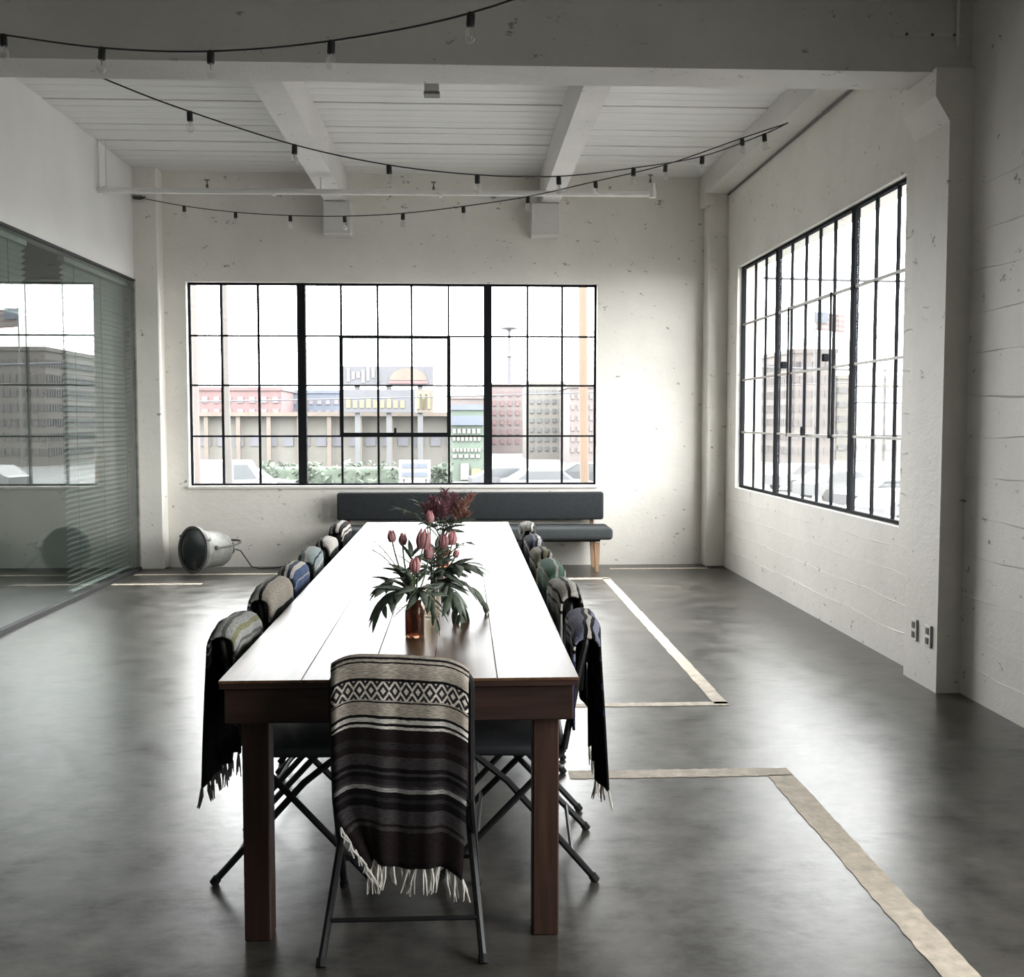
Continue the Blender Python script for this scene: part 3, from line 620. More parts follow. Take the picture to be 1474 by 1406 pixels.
# ------------------------------------------------------------------ string lights
def smooth_path(P_, n=6):
    out = []
    for k in range(len(P_)-1):
        p0, p1, p2, p3 = P_[max(k-1, 0)], P_[k], P_[k+1], P_[min(k+2, len(P_)-1)]
        for j in range(n):
            t = j/n; out.append(.5*((2*p1)+(p2-p0)*t+(2*p0-5*p1+4*p2-p3)*t*t+(3*p1-p0-3*p2+p3)*t**3))
    return out+[P_[-1]]
bulb_me = MB().lathe([(.010, 0), (.012, -.008), (.021, -.026), (.0235, -.042), (.019, -.057), (.009, -.065), (.001, -.067)], 16).mesh('bulb', M_BULB, 'all')
fil_me = MB().tube([(0, 0, 0), (0, 0, -.03)], [.004, .002], 6).mesh('filament', M_FIL, True)
sock_me = MB().lathe([(.006, .012), (.013, .010), (.017, .002), (.0175, -.045), (.015, -.048)], 14).mesh('socket', M_SOCK, True)
def string(label, pts, has, r=.0045):
    pts = [Vector(q) for q in pts]
    s = thing('string_light', label, 'string light', pts[0], 0, 'festoon strings under the ceiling')
    MB().tube([q-pts[0] for q in smooth_path(pts)], r, 6).build('cable', M_SOCK, s, True)
    for q, h in zip(pts, has):
        if h:
            o = link('socket', sock_me, s, q-pts[0]+Vector((0, 0, -.008))); o.rotation_euler = (random.uniform(-.08, .08), random.uniform(-.08, .08), 0)
            link('bulb', bulb_me, o, (0, 0, -.046)); link('filament', fil_me, o, (0, 0, -.048))
string('nearest string of clear bulbs sagging in front of the girder', [(-2.85, 5.797, 3.55), (-2.273, 5.6, 3.418), (-1.712, 5.35, 3.279), (-1.144, 5.1, 3.188), (-.565, 4.85, 3.158), (.042, 4.55, 3.177), (.62, 4.25, 3.29), (1.2, 3.9, 3.47), (2.74, 3.2, 3.9)], [0, 1, 1, 1, 1, 1, 1, 1, 0])
string('middle string of clear bulbs running from the girder to the right wall', [(-2.5, 6.1, 3.60), (-1.951, 6.3, 3.402), (-1.574, 6.458, 3.294), (-1.008, 6.696, 3.170), (-.454, 6.929, 3.110), (.105, 7.164, 3.108), (.66, 7.397, 3.156), (1.208, 7.628, 3.271), (1.743, 7.853, 3.412), (2.254, 8.067, 3.632), (2.456, 8.152, 3.739)], [0, 0, 1, 1, 1, 1, 1, 1, 1, 1, 0])
string('farthest string of bulbs hanging from the left back corner', [(-3.193, 11.0, 3.712), (-2.689, 10.745, 3.585), (-2.139, 10.468, 3.477), (-1.58, 10.185, 3.398), (-1.053, 9.919, 3.347), (-.513, 9.646, 3.325), (.018, 9.378, 3.338), (.557, 9.106, 3.370), (1.088, 8.838, 3.442), (1.611, 8.574, 3.519), (2.148, 8.303, 3.661), (2.456, 8.150, 3.736)], [0]+[1]*10+[0])
hk = thing('cable_hook', 'dark wire bundle hooked at the left corner column', 'cable hook', (-3.19, 10.96, 3.70))
MB().cbox(-.05, -.03, -.015, .05, .012, .02, .006).build('clamp', M_PIPED, hk, True); MB().tube([(-.04, -.02, 0), (.02, -.05, -.02), (.09, -.06, .0)], .008, 6).build('wire_end', M_SOCK, hk, True)

# ------------------------------------------------------------------ sprinkler pipe, ceiling box, shadow line, outlets
pp = thing('sprinkler_pipe', 'long white sprinkler pipe hung below the ceiling beams', 'pipe', (XL, 9.94, 3.56))
MB().tube([(0, 0, 0), (5.0, 0, .012)], .026, 14).build('pipe', M_PIPE, pp, True)
for x in (.05, 1.55, 3.05): MB().tube([(x, 0, 0), (x+.03, 0, 0)], .036, 14).build('coupling', M_PIPE, pp, True)
MB().lathe([(.034, -.03), (.036, .02), (.028, .05), (.024, .085), (.026, .1)], 14, Matrix.Translation((5.0, 0, .012))).build('end_elbow', M_PIPE, pp, True)
for x in (.97, 3.0, 4.98):
    z0 = .105 if x > 4.9 else .02
    s = MB().lathe([(.012, z0), (.012, z0+.03), (.006, z0+.035), (.006, z0+.065), (.026, z0+.068), (.026, z0+.072)], 12, Matrix.Translation((x, 0, .01))).build('sprinkler_head', M_PIPED, pp, True)
for x in (.015, .08):
    MB().tube([(x, 0, 0), (x, 0, .44)], .006, 6).build('hanger_rod', M_PIPE, pp, True)
for x in (1.985, 4.145): MB().tube([(x, 0, .0), (x, 0, .13)], .007, 6).build('hanger_rod', M_PIPE, pp, True)
cb = thing('junction_box', 'small grey junction box on the ceiling planks by the girder', 'junction box', (-.215, 8.17, 3.905))
MB().cbox(-.055, -.05, .02, .055, .05, .094, .006).build('box', M_PLATE, cb); MB().cbox(-.06, -.055, .0, .06, .055, .02, .004).build('cover', M_PIPED, cb)
cc = tag(MB().tube([(2.688, 6.2, 3.775), (2.688, 9, 3.778), (2.688, 10.9, 3.776)], .010, 8).build('shadow_line', M_PIPED, None, True), 'dark line standing for the shadow under the edge beam on the right wall', 'cable')  # thin dark tube put in for the shadow line at the wall join
for (yy, lab) in ((6.035, 'grey wall outlet on the pilaster nearer the back window'), (5.85, 'grey wall outlet on the pilaster nearer the camera')):
    o = thing('wall_outlet', lab, 'outlet', (2.61, yy, .30), 0, 'outlets on the pilaster')
    MB().cbox(-.012, -.038, -.062, .002, .038, .062, .003).build('plate', M_PLATE, o)
    for z in (-.028, .028): MB().cbox(-.0155, -.018, z-.018, -.011, .018, z+.018, .0015).build('socket_face', M_SLOT, o)

# ------------------------------------------------------------------ flowers
def vase(label, x, y, h, rr, m=None):
    v = thing('glass_bottle', label, 'bottle', (x, y, TZ), 0, 'bottles of flowers on the table')
    MB().lathe([(rr*.92, .0), (rr, .006), (rr, h*.72), (rr*.9, h*.82), (rr*.62, h*.92), (rr*.6, h), (rr*.5, h), (rr*.52, h*.92), (rr*.8, h*.8), (rr*.9, h*.7), (rr*.9, .012), (.001, .012)], 24).build('glass', m or M_AMBER, v, True)
    MB().lathe([(rr*.6, h-.014), (rr*.69, h-.012), (rr*.69, h-.002), (rr*.6, h)], 24).build('lip', m or M_AMBER, v, True)
M_CLEAR = glass_mat('clear_bottle_glass', (.82, .78, .72), 1.45)
V1, V2, V3 = (-.16, 3.60), (-.115, 3.96), (-.097, 5.3)
vase('squat amber glass bottle nearest the camera holding tulips', *V1, .125, .033)
vase('clear glass bottle just behind the amber one', *V2, .125, .032, M_CLEAR)
vase('amber bottle farthest along the table under the red sprigs', *V3, .14, .034)
def leaf_mesh(L_, w_, curl, name, m):
    vs, fs = [], []; n = 8
    for k in range(n+1):
        t = k/n; ww = w_*math.sin(PI*min(1, t*.94+.06))**.8*(1-.25*t); z = curl*t*t; x = L_*t
        for yy, dz in ((-ww, .18*ww), (0, 0), (ww, .18*ww)): vs.append((x, yy, z+dz))
    n0 = len(vs); vs += [(x, y_, z-.0009) for x, y_, z in vs]
    for k in range(n):
        for j in (0, 1):
            a = 3*k+j; fs += [(a, a+1, a+4, a+3), (n0+a, n0+a+3, n0+a+4, n0+a+1)]
        fs += [(3*k, 3*k+3, n0+3*k+3, n0+3*k), (3*k+2, n0+3*k+2, n0+3*k+5, 3*k+5)]
    return MB().add(vs, fs).mesh(name, m, 'all')
LEAVES = [leaf_mesh(.08, .015, -.015, 'leaf', M_LEAF), leaf_mesh(.10, .018, -.03, 'leaf', M_LEAF), leaf_mesh(.065, .011, -.01, 'leaf', M_LEAFG), leaf_mesh(.09, .014, -.025, 'leaf', M_LEAFG)]
def aim(p, dirv, roll=0, s=1):
    dirv = Vector(dirv).normalized(); up = Vector((0, 0, 1)); y_ = up.cross(dirv)
    if y_.length < .05: y_ = Vector((0, 1, 0))
    y_.normalize(); z_ = dirv.cross(y_)
    M_ = Matrix((dirv, y_, z_)).transposed().to_4x4() @ Matrix.Rotation(roll, 4, 'X') @ Matrix.Scale(s, 4)
    M_.translation = Vector(p); return M_
def curve(p0, p1, bow):
    p0, p1 = Vector(p0), Vector(p1); c = (p0+p1)/2+Vector(bow); return [p0*(1-t)**2+c*2*t*(1-t)+p1*t*t for t in [k/8 for k in range(9)]]
def petal_mesh(m):
    vs, fs = [], []; H_, R_ = .058, .0175
    for k in range(7):
        t = k/6; r = R_*(.35+1.05*math.sin(PI*(t*.72+.12)))*(1-.35*t); a = .62*(1-t**3*.75)
        for j in range(5):
            q = -a+2*a*j/4; vs.append((r*math.cos(q), r*math.sin(q), H_*t-.002*abs(j-2)*t))
    n0 = len(vs); vs += [(x*.93, y_*.93, z) for x, y_, z in vs]
    for k in range(6):
        for j in range(4): a = 5*k+j; fs += [(a, a+1, a+6, a+5), (n0+a, n0+a+5, n0+a+6, n0+a+1)]
        fs += [(5*k, 5*k+5, n0+5*k+5, n0+5*k), (5*k+4, n0+5*k+4, n0+5*k+9, 5*k+9)]
    return MB().add(vs, fs).mesh('petal', m, 'all')
PET, PETD = petal_mesh(M_PINK), petal_mesh(M_PINKD)
def tulip(label, v, hv, tip, s=1, pet=PET, leaves=1, bow=(0, 0, .03)):
    base = Vector((v[0]+random.uniform(-.008, .008), v[1]+random.uniform(-.008, .008), TZ+.02)); tip = Vector(tip)
    mouth = Vector((v[0]+(tip.x-v[0])*.05, v[1]+(tip.y-v[1])*.05, TZ+hv))
    r = thing('tulip', label, 'tulip', base, 0, 'pink tulips in the bottles')
    cv = [base]+curve(mouth, tip, bow)
    MB().tube([q-base for q in cv], .0032, 6).build('stem', M_STEM, r, True)
    dv = (cv[-1]-cv[-2]).normalized(); dv = (dv+Vector((0, 0, .5))).normalized()
    R_ = dv.to_track_quat('Z', 'Y').to_matrix().to_4x4()
    for k in range(6):
        link('petal', pet, r, M=Matrix.Translation(tip-base) @ R_ @ Matrix.Rotation(k*PI/3+.3, 4, 'Z') @ Matrix.Scale(s*(1 if k % 2 else .94), 4))
    for k in range(leaves):
        q = cv[4+k]; a = random.uniform(0, 2*PI)
        link('leaf', LEAVES[1], r, M=aim(q-base, (math.cos(a), math.sin(a), 1.1), 0, .8))
def branch(label, v, hv, tip, nl=8, bow=(0, 0, .03), big=1, kinds=(0, 1), group='leafy stems in the bottles'):
    base = Vector((v[0]+random.uniform(-.01, .01), v[1]+random.uniform(-.01, .01), TZ+.02)); tip = Vector(tip)
    mouth = Vector((v[0]+(tip.x-v[0])*.06, v[1]+(tip.y-v[1])*.06, TZ+hv))
    r = thing('leafy_stem', label, 'leafy stem', base, 0, group)
    cv = [base]+curve(mouth, tip, bow)
    MB().tube([q-base for q in cv], [.003]*6+[.0025, .002, .0015, .001], 5).build('stem', M_STEM, r, True)
    nl = int(nl*1.5)
    for k in range(nl):
        t = 2.5+6.3*(k+1)/nl; i = min(int(t), 8); q = cv[i].lerp(cv[i+1], t-i) if i < 9 else cv[-1]
        tg = (cv[min(i+1, 9)]-cv[i]).normalized(); sd = tg.cross(Vector((0, 0, 1))); sd = sd.normalized() if sd.length > .05 else Vector((1, 0, 0))
        s = 1 if k % 2 else -1
        dv = tg*random.uniform(.5, 1.0)+sd*s*random.uniform(.4, 1.0)+Vector((0, 0, random.uniform(-.35, .25)))
        link('leaf', LEAVES[random.choice(kinds)], r, M=aim(q-base, dv, random.uniform(-.6, .6), big*random.uniform(.75, 1.1)))
    link('leaf', LEAVES[kinds[0]], r, M=aim(tip-base, cv[-1]-cv[-3], 0, big*.8))
def P(px, py, Y): return at(px, py, Y)
hv = .125
tulip('lowest pink tulip bowing towards the camera at the front of the amber bottle', V1, hv, P(597, 822, 3.50), .95, PET, 0, (0, -.03, .03))
tulip('left outermost pale tulip bud above the amber bottle', V1, hv, P(565, 780, 3.60), .75, PETD, 1, (-.02, 0, .01))
tulip('second pale tulip bud from the left above the amber bottle', V1, hv, P(580, 784, 3.66), .75, PETD, 1, (-.02, 0, .02))
tulip('large dusky pink tulip high over the amber bottle', V1, hv, P(608, 790, 3.62), 1.25, PETD, 1, (0, 0, .02))
tulip('dusky pink tulip low behind the large one in the amber bottle', V1, hv, P(616, 804, 3.66), .9, PETD, 0, (.02, 0, .02))
tulip('dark pink tulip at right in the clear bottle', V2, hv, P(638, 788, 3.92), .95, PETD, 1, (.02, 0, .02))
tulip('red pink tulip farthest right in the clear bottle', V2, hv, P(650, 784, 3.97), .95, PET, 1, (.03, 0, .02))
tulip('tall pale pink tulip just below the red sprigs', V2, hv, P(619, 752, 4.0), .8, PET, 1, (.0, 0, .03))
tulip('small pale tulip hidden among leaves on the right of the clear bottle', V2, hv, P(655, 802, 3.95), .6, PET, 0, (.03, 0, .02))
branch('leafy stem drooping lowest to the left of the amber bottle', V1, hv, P(548, 878, 3.50), 7, (0, 0, .09), .95, (1, 0))
branch('broad leafy stem spreading left over the amber bottle', V1, hv, P(556, 840, 3.55), 8, (0, 0, .06), .9, (1, 0))
branch('leafy stem hanging down the right side of the amber bottle', V1, hv, P(628, 890, 3.52), 6, (.02, -.02, .10), .8, (0, 1))
branch('leafy stem hanging right in front of the clear bottle', V2, hv, P(664, 886, 3.84), 8, (.02, -.02, .10), 1.0, (1, 0))
branch('long leafy stem trailing far right onto the table top', V2, hv, P(697, 872, 4.0), 9, (.02, 0, .10), .9, (3, 2))
branch('leafy stem reaching right above the table', V2, hv, P(680, 815, 3.95), 8, (.0, 0, .05), .95, (1, 0))
branch('short upright leafy stem in the middle of the amber bottle', V1, hv, P(592, 800, 3.62), 8, (0, 0, .0), .9, (0, 1))
branch('dense upright leafy stem between the two front bottles', V2, hv, P(622, 800, 3.85), 9, (0, 0, .0), .95, (0, 1))
branch('leafy stem leaning right at the heart of the front bouquet', V2, hv, P(640, 825, 3.85), 9, (0, 0, .04), 1.0, (0, 1))
branch('leafy stem leaning left at the heart of the front bouquet', V1, hv, P(580, 825, 3.58), 8, (0, 0, .04), .9, (0, 1))
branch('thin nodding leafy stem at upper right of the front bouquet', V2, hv, P(676, 780, 4.1), 6, (.0, 0, .08), .6, (2, 3))
branch('wide leafy stem filling the left front of the bouquet', V1, hv, P(566, 855, 3.50), 7, (0, -.01, .05), 1.1, (1, 3))
branch('wide leafy stem filling the centre front of the bouquet', V1, hv, P(606, 850, 3.48), 7, (0, -.02, .05), 1.0, (1, 0))
branch('wide leafy stem filling the right front of the bouquet', V2, hv, P(652, 855, 3.80), 8, (0, -.01, .06), 1.15, (1, 3))
branch('grey leafy stem behind the tulips in the clear bottle', V2, hv, P(628, 790, 4.05), 8, (0, 0, .0), 1.0, (3, 2))
branch('leafy stem spreading right beside the tulips', V2, hv, P(665, 812, 3.9), 8, (0, 0, .03), 1.1, (1, 3))
def wisp(label, v, tip, bow, g='bare twigs in the bottles'):
    base = Vector((v[0], v[1], TZ+.03)); tip = Vector(tip); mouth = Vector((v[0], v[1], TZ+hv)).lerp(tip, .05)
    r = thing('twig', label, 'twig', base, 0, g); cv = [base]+curve(mouth, tip, bow)
    MB().tube([q-base for q in cv], [.002]*5+[.0015]*3+[.001, .0008], 5).build('stem', M_TWIG, r, True)
    for k in (5, 6, 7, 8):
        q = cv[k]-base; dv = Vector((tip.x-v[0], random.uniform(-.06, .06), random.uniform(-.02, .08)))*.28
        MB().tube([q, q+dv*.6+Vector((0, 0, .005)), q+dv], [.001, .0008, .0005], 4).build('shoot', M_TWIG, r, True)
wisp('bare twig reaching up left from the amber bottle', V1, P(534, 775, 3.6), (0, 0, .05))
wisp('bare twig reaching low left from the amber bottle', V1, P(532, 790, 3.55), (0, 0, .06))
wisp('bent twig sticking out left at the lip of the amber bottle', V1, P(564, 892, 3.5), (0, 0, .015))
def sprig(label, v, tip, m, n=26, bow=(0, 0, .03), sz=1):
    base = Vector((v[0], v[1], TZ+.02)); tip = Vector(tip); mouth = Vector((v[0], v[1], TZ+.14)).lerp(tip, .06)
    r = thing('red_sprig', label, 'flower sprig', base, 0, 'red sprigs in the far bottle'); cv = [base]+curve(mouth, tip, bow)
    MB().tube([q-base for q in cv], .0025, 5).build('stem', M_STEM, r, True)
    mb = MB(); ax = (cv[-1]-cv[-3]).normalized()
    for k in range(n):
        t = k/n; q = cv[5].lerp(cv[9], t)-base; a = k*2.4; sd = Vector((math.cos(a), math.sin(a), 0))
        dv = (ax*.7+sd*.8).normalized()*(.034*sz*(1-.4*t)); s2 = dv.cross(Vector((.3, .2, 1))).normalized()*.0045*sz; s3 = dv.cross(s2).normalized()*.003*sz
        mb.add([q, q+dv*.5+s2, q+dv, q+dv*.5-s2, q+dv*.5+s3], [(0, 1, 4), (1, 2, 4), (2, 3, 4), (3, 0, 4), (0, 3, 2, 1)])
    o = mb.build('blossom', m, r); o['kind'] = 'stuff'
for lab, px, py, Y, mm in (('tallest plum red sprig in the far bottle', 640, 706, 5.3, M_ROSE), ('plum red sprig left of the tallest one', 622, 716, 5.25, M_ROSE), ('plum red sprig at the left edge of the far bouquet', 612, 726, 5.2, M_ROSE), ('plum red sprig right of the tallest one', 655, 712, 5.35, M_ROSE),
        ('rust red sprig leaning right in the far bouquet', 668, 722, 5.3, M_RUST), ('rust red sprig farthest right in the far bouquet', 680, 712, 5.4, M_RUST), ('low rust sprig on the right of the far bouquet', 674, 738, 5.25, M_RUST), ('plum red sprig in the front of the far bouquet', 634, 726, 5.15, M_ROSE), ('plum red sprig at the back of the far bouquet', 648, 722, 5.45, M_ROSE)):
    sprig(lab, V3, P(px, py, Y), mm, 44, (0, 0, .02), 1.7)
branch('grey green leafy stem reaching left from the far bottle', V3, .14, P(577, 732, 5.2), 7, (0, 0, .05), .85, (2, 3))
branch('dark leafy stem at the left of the far bouquet', V3, .14, P(602, 722, 5.2), 7, (0, 0, .02), .9, (0, 2))
branch('dark leafy collar stem below the red sprigs', V3, .14, P(640, 752, 5.1), 8, (0, 0, .05), .95, (0, 1))
branch('dark leafy stem at the right of the far bouquet', V3, .14, P(658, 750, 5.2), 7, (0, 0, .04), .9, (0, 1))
branch('dark leafy stem low on the left of the far bouquet', V3, .14, P(612, 752, 5.15), 7, (0, 0, .05), .9, (0, 2))

# ------------------------------------------------------------------ the street outside
GZ = -2.4
def em(name, c, r=.8): return mat(name, c, r, var=.12, scale=.6)
A = .16      # muted facade reflectance under the bright overcast sky
M_GROUND = mat('street_asphalt', (.075, .075, .075), .9, var=.2, scale=.2)
struct('ground_outside', MB().box(-140, 11.6, GZ-.2, 240, 300, GZ).box(3.1, -60, GZ-.2, 240, 11.6, GZ).box(-140, -60, GZ-.2, 3.1, -6.3, GZ), M_GROUND)
GLS = em('dark_window_glass', (.04, .044, .048), .3)
def building(label, x0, x1, y, dep, ztop, m, rows, cols, zlo, zhi, wf=.6, hf=.55, gm=None, side=False, name='office_building', roofm=None):
    r = thing(name, label, 'building', ((x0+x1)/2, y+dep/2, GZ)); cx, cy = (x0+x1)/2, y+dep/2
    MB().box(x0-cx, y-cy, 0, x1-cx, y+dep-cy, ztop-GZ).build('walls', m, r)
    MB().box(x0-cx-.15, y-cy-.15, ztop-GZ, x1-cx+.15, y+dep-cy+.15, ztop-GZ+.35).build('parapet', roofm or m, r)
    cw, rh = (x1-x0)/max(cols, 1), (zhi-zlo)/max(rows, 1)
    if cols:
        me = MB().box(-cw*wf/2, -.12, -rh*hf/2, cw*wf/2, .05, rh*hf/2).mesh('window', gm or GLS)
        for i in range(cols):
            for j in range(rows): link('window', me, r, (x0+cw*(i+.5)-cx, y-cy, zlo+rh*(j+.5)-GZ))
    if side:
        n = max(2, int(dep/cw)); cd = dep/n
        me2 = MB().box(-.12, -cd*wf/2, -rh*hf/2, .05, cd*wf/2, rh*hf/2).mesh('window', gm or GLS)
        for i in range(n):
            for j in range(rows): link('window', me2, r, (x0-cx, -dep/2+cd*(i+.5), zlo+rh*(j+.5)-GZ))
    return r
def q(px, py, Y): v = at(px, py, Y); return v.x, v.z
E_CREAM, E_PINK, E_WHITE, E_GREY, E_GREEN, E_RED, E_BLUE, E_BRICK, E_YEL, E_TAN = (em('facade_'+n_, c) for n_, c in ((n0, [v*.44 for v in c0]) for n0, c0 in (('cream', (.20, .19, .17)), ('pink', (.195, .165, .16)), ('white', (.23, .225, .215)), ('grey', (.15, .155, .16)), ('green', (.12, .155, .125)), ('red', (.19, .12, .12)), ('blue', (.125, .145, .185)), ('brick', (.165, .14, .133)), ('yellow', (.23, .21, .12)), ('tan', (.185, .155, .13)))))
E_DARK = em('sign_dark', (.055, .055, .062)); E_LEAF = mat('hedge_leaf', (.048, .06, .046), .9, var=.4, scale=2)
# low cream building with canopy posts
xa, zt = q(284, 599, 90); xb, _ = q(662, 599, 90)
bld = building('long low cream building with a row of windows and canopy posts', xa, xb, 90, 10, zt, E_CREAM, 1, 16, q(0, 646, 90)[1], q(0, 622, 90)[1], .62, .7, em('hazy_glass', (.075, .075, .085)), name='low_building', roofm=E_TAN)
for px in (297, 343, 387, 431, 474, 518, 562, 605, 648):
    X, _ = q(px, 600, 89.3); MB().cbox(X-.18-(xa+xb)/2, -5.9, 0, X+.18-(xa+xb)/2, -5.6, zt-GZ, .03).build('canopy_post', E_TAN, bld)
MB().box((xa-xb)/2-.6, -6.1, zt-GZ, (xb-xa)/2+.6, -4.9, zt-GZ+.22).build('canopy', E_TAN, bld)
for lab, a, b_, y0p, m in (('red upper storey block behind the low cream building', 286, 405, 562, E_RED), ('pale blue upper block behind the low cream building', 405, 490, 566, E_BLUE)):
    YY = 112 if m is E_RED else 121
    X0, Z = q(a, y0p, YY); X1, _ = q(b_, y0p, YY); building(lab, X0, X1, YY, 8, Z, m, 2, 7, 1.8, Z-.3, .5, .5, em('block_glass', (.09, .08, .085)))
# billboard
X0, Z1 = q(494, 527, 84); X1, Z0 = q(624, 594, 84)
bb = thing('billboard', 'two panel roadside billboard with burger picture and yellow lettering', 'billboard', ((X0+X1)/2, 84, GZ)); cx = (X0+X1)/2; zt_ = Z1-GZ; zb_ = Z0-GZ; W_ = X1-X0; H_ = zt_-zb_
MB().cbox(-W_/2, -.15, zb_+H_*.58, W_/2, .15, zt_, .03).build('upper_panel', E_DARK, bb); MB().cbox(-W_/2, -.15, zb_, W_*.30, .15, zb_+H_*.5, .03).build('lower_panel', E_DARK, bb); MB().cbox(W_*.31, -.15, zb_, W_/2, .15, zb_+H_*.5, .03).build('logo_panel', E_TAN, bb)
for x in (-W_*.35, 0, W_*.35): MB().cbox(x-.2, .2, 0, x+.2, .5, zt_-.2, .03).build('post', E_GREY, bb)
bun = [(W_*.22+W_*.21*math.cos(PI*k/12), zb_+H_*.70+H_*.26*math.sin(PI*k/12)) for k in range(13)]
MB().prism(bun, -.24, -.15, 'xz').build('bun_picture', E_TAN, bb); MB().cbox(W_*.0, -.24, zb_+H_*.62, W_*.44, -.15, zb_+H_*.69, .02).build('patty_picture', E_RED, bb)
for k in range(7): MB().cbox(-W_*.46+W_*.055*k, -.22, zb_+H_*.64+random.uniform(0, .4), -W_*.46+W_*.055*k+W_*.035, -.15, zb_+H_*.85+random.uniform(0, .5), .02).build('letter', E_WHITE, bb)
for k in range(9): MB().cbox(-W_*.47+W_*.075*k, -.22, zb_+H_*.1, -W_*.47+W_*.075*k+W_*.05, -.15, zb_+H_*.1+H_*(.16 if k % 3 else .22), .02).build('letter', E_YEL, bb)
for x in (W_*.36, W_*.42): MB().tube([(x-W_*.03, -.2, zb_+H_*.08)]+[(x-W_*.03*math.cos(PI*k/8), -.2, zb_+H_*.30+H_*.12*math.sin(PI*k/8)) for k in range(9)]+[(x+W_*.03, -.2, zb_+H_*.08)], .13, 6).build('logo_arch', E_YEL, bb)
# green fronted shop with signs
X0, Z1 = q(648, 590, 70); X1, Z0 = q(697, 700, 70)
g = building('green fronted shop with white lettered boards', X0, X1, 70, 8, Z1, E_GREEN, 0, 0, 0, 1, name='shop_building', roofm=E_BLUE)
for (za_, zb2, n_) in ((617, 624, 6), (628, 635, 7), (646, 651, 8), (655, 660, 5)):
    for k in range(n_):
        z0, z1 = q(0, zb2, 70)[1]-GZ, q(0, za_, 70)[1]-GZ; xw = (X1-X0)*.86/n_
        MB().box(-(X1-X0)*.43+xw*k, -4.15, z0, -(X1-X0)*.43+xw*(k+.7), -4.0, z1).build('letter', E_WHITE, g)
MB().box(-(X1-X0)*.48, -4.3, q(0, 612, 70)[1]-GZ, (X1-X0)*.48, -4.0, q(0, 598, 70)[1]-GZ).build('sign_band', E_BLUE, g)
MB().box(-(X1-X0)*.2, -4.2, q(0, 692, 70)[1]-GZ, (X1-X0)*.05, -4.0, q(0, 668, 70)[1]-GZ).build('doorway', E_WHITE, g)
MB().box((X1-X0)*.12, -4.2, q(0, 690, 70)[1]-GZ, (X1-X0)*.4, -4.0, q(0, 676, 70)[1]-GZ).build('poster', E_YEL, g)
X0, Z1 = q(646, 574, 120); X1, _ = q(700, 574, 120); b2 = building('pink roofed block above the green shop', X0, X1, 120, 8, Z1, E_PINK, 2, 6, 1.6, Z1-.3, .55, .45, em('pink_glass', (.085, .075, .08)))
X0, Z1 = q(706, 556, 130); X1, _ = q(762, 556, 130); building('narrow red and white block left of the cream tower', X0, X1, 130, 10, Z1, E_PINK, 6, 5, -1.5, Z1-.3, .5, .55, E_RED)
X0, Z1 = q(760, 553, 110); X1, _ = q(814, 553, 110); building('cream apartment tower with dark windows beside the timber pole', X0, X1, 110, 10, Z1, E_CREAM, 7, 5, -1.8, Z1-.3, .5, .45)
X0, Z1 = q(820, 558, 98); X1, _ = q(900, 558, 98); building('pinkish apartment block at the right edge of the back window', X0, X1, 98, 10, Z1, E_PINK, 6, 9, -1.6, Z1-.3, .5, .45, em('blush_glass', (.09, .075, .075)))
# slender observation tower
X0, Z1 = q(733, 470, 260); tw = thing('observation_tower', 'slender tower with flat saucer top on the skyline', 'tower', (X0, 260, GZ)); zz = Z1-GZ
MB().lathe([(1.6, 0), (.8, zz*.35), (.45, zz*.6), (.4, zz*.72), (.8, zz*.73), (.35, zz*.78), (.4, zz*.97)], 12).build('shaft', E_DARK, tw, True)
MB().lathe([(.5, zz*.965), (1.6, zz*.975), (2.3, zz*.985), (1.6, zz*1.0), (.6, zz*1.02), (.15, zz*1.09)], 20).build('saucer', E_DARK, tw, True)
# timber poles, posts
def pole(label, px0, px1, Y, wd, m, top=420, name='timber_pole', arms=False):
    X, Z = q(px0, top, Y); Xb, _ = q(px1, 690, Y); r = thing(name, label, 'pole', (Xb, Y, GZ))
    MB().tube([(0, 0, 0), ((X-Xb)*.5, 0, (Z-GZ)*.5), (X-Xb, 0, Z-GZ+6)], wd, 10).build('shaft', m, r, True)
    if arms:
        MB().cbox(X-Xb-1.2, -.1, Z-GZ+3.2, X-Xb+1.2, .1, Z-GZ+3.4, .02).build('cross_arm', m, r)
        for k in (-1, -.4, .4, 1): MB().lathe([(.06, 0), (.08, .1), (.03, .2)], 8, Matrix.Translation((X-Xb+k, 0, Z-GZ+3.4))).build('insulator', E_WHITE, r)
pole('orange brown timber pole seen through the right end of the back window', 836, 844, 30, .125, em('pole_orange', (.075, .05, .033)), 400)
pole('pale pink post at the left edge of the back window', 274, 283, 22, .10, em('post_pink', (.075, .06, .055)), 400, 'street_post')
pole('leaning grey utility pole left of the dark mullion', 319, 331, 40, .13, em('pole_grey', (.055, .05, .046)), 400, 'utility_pole', True)
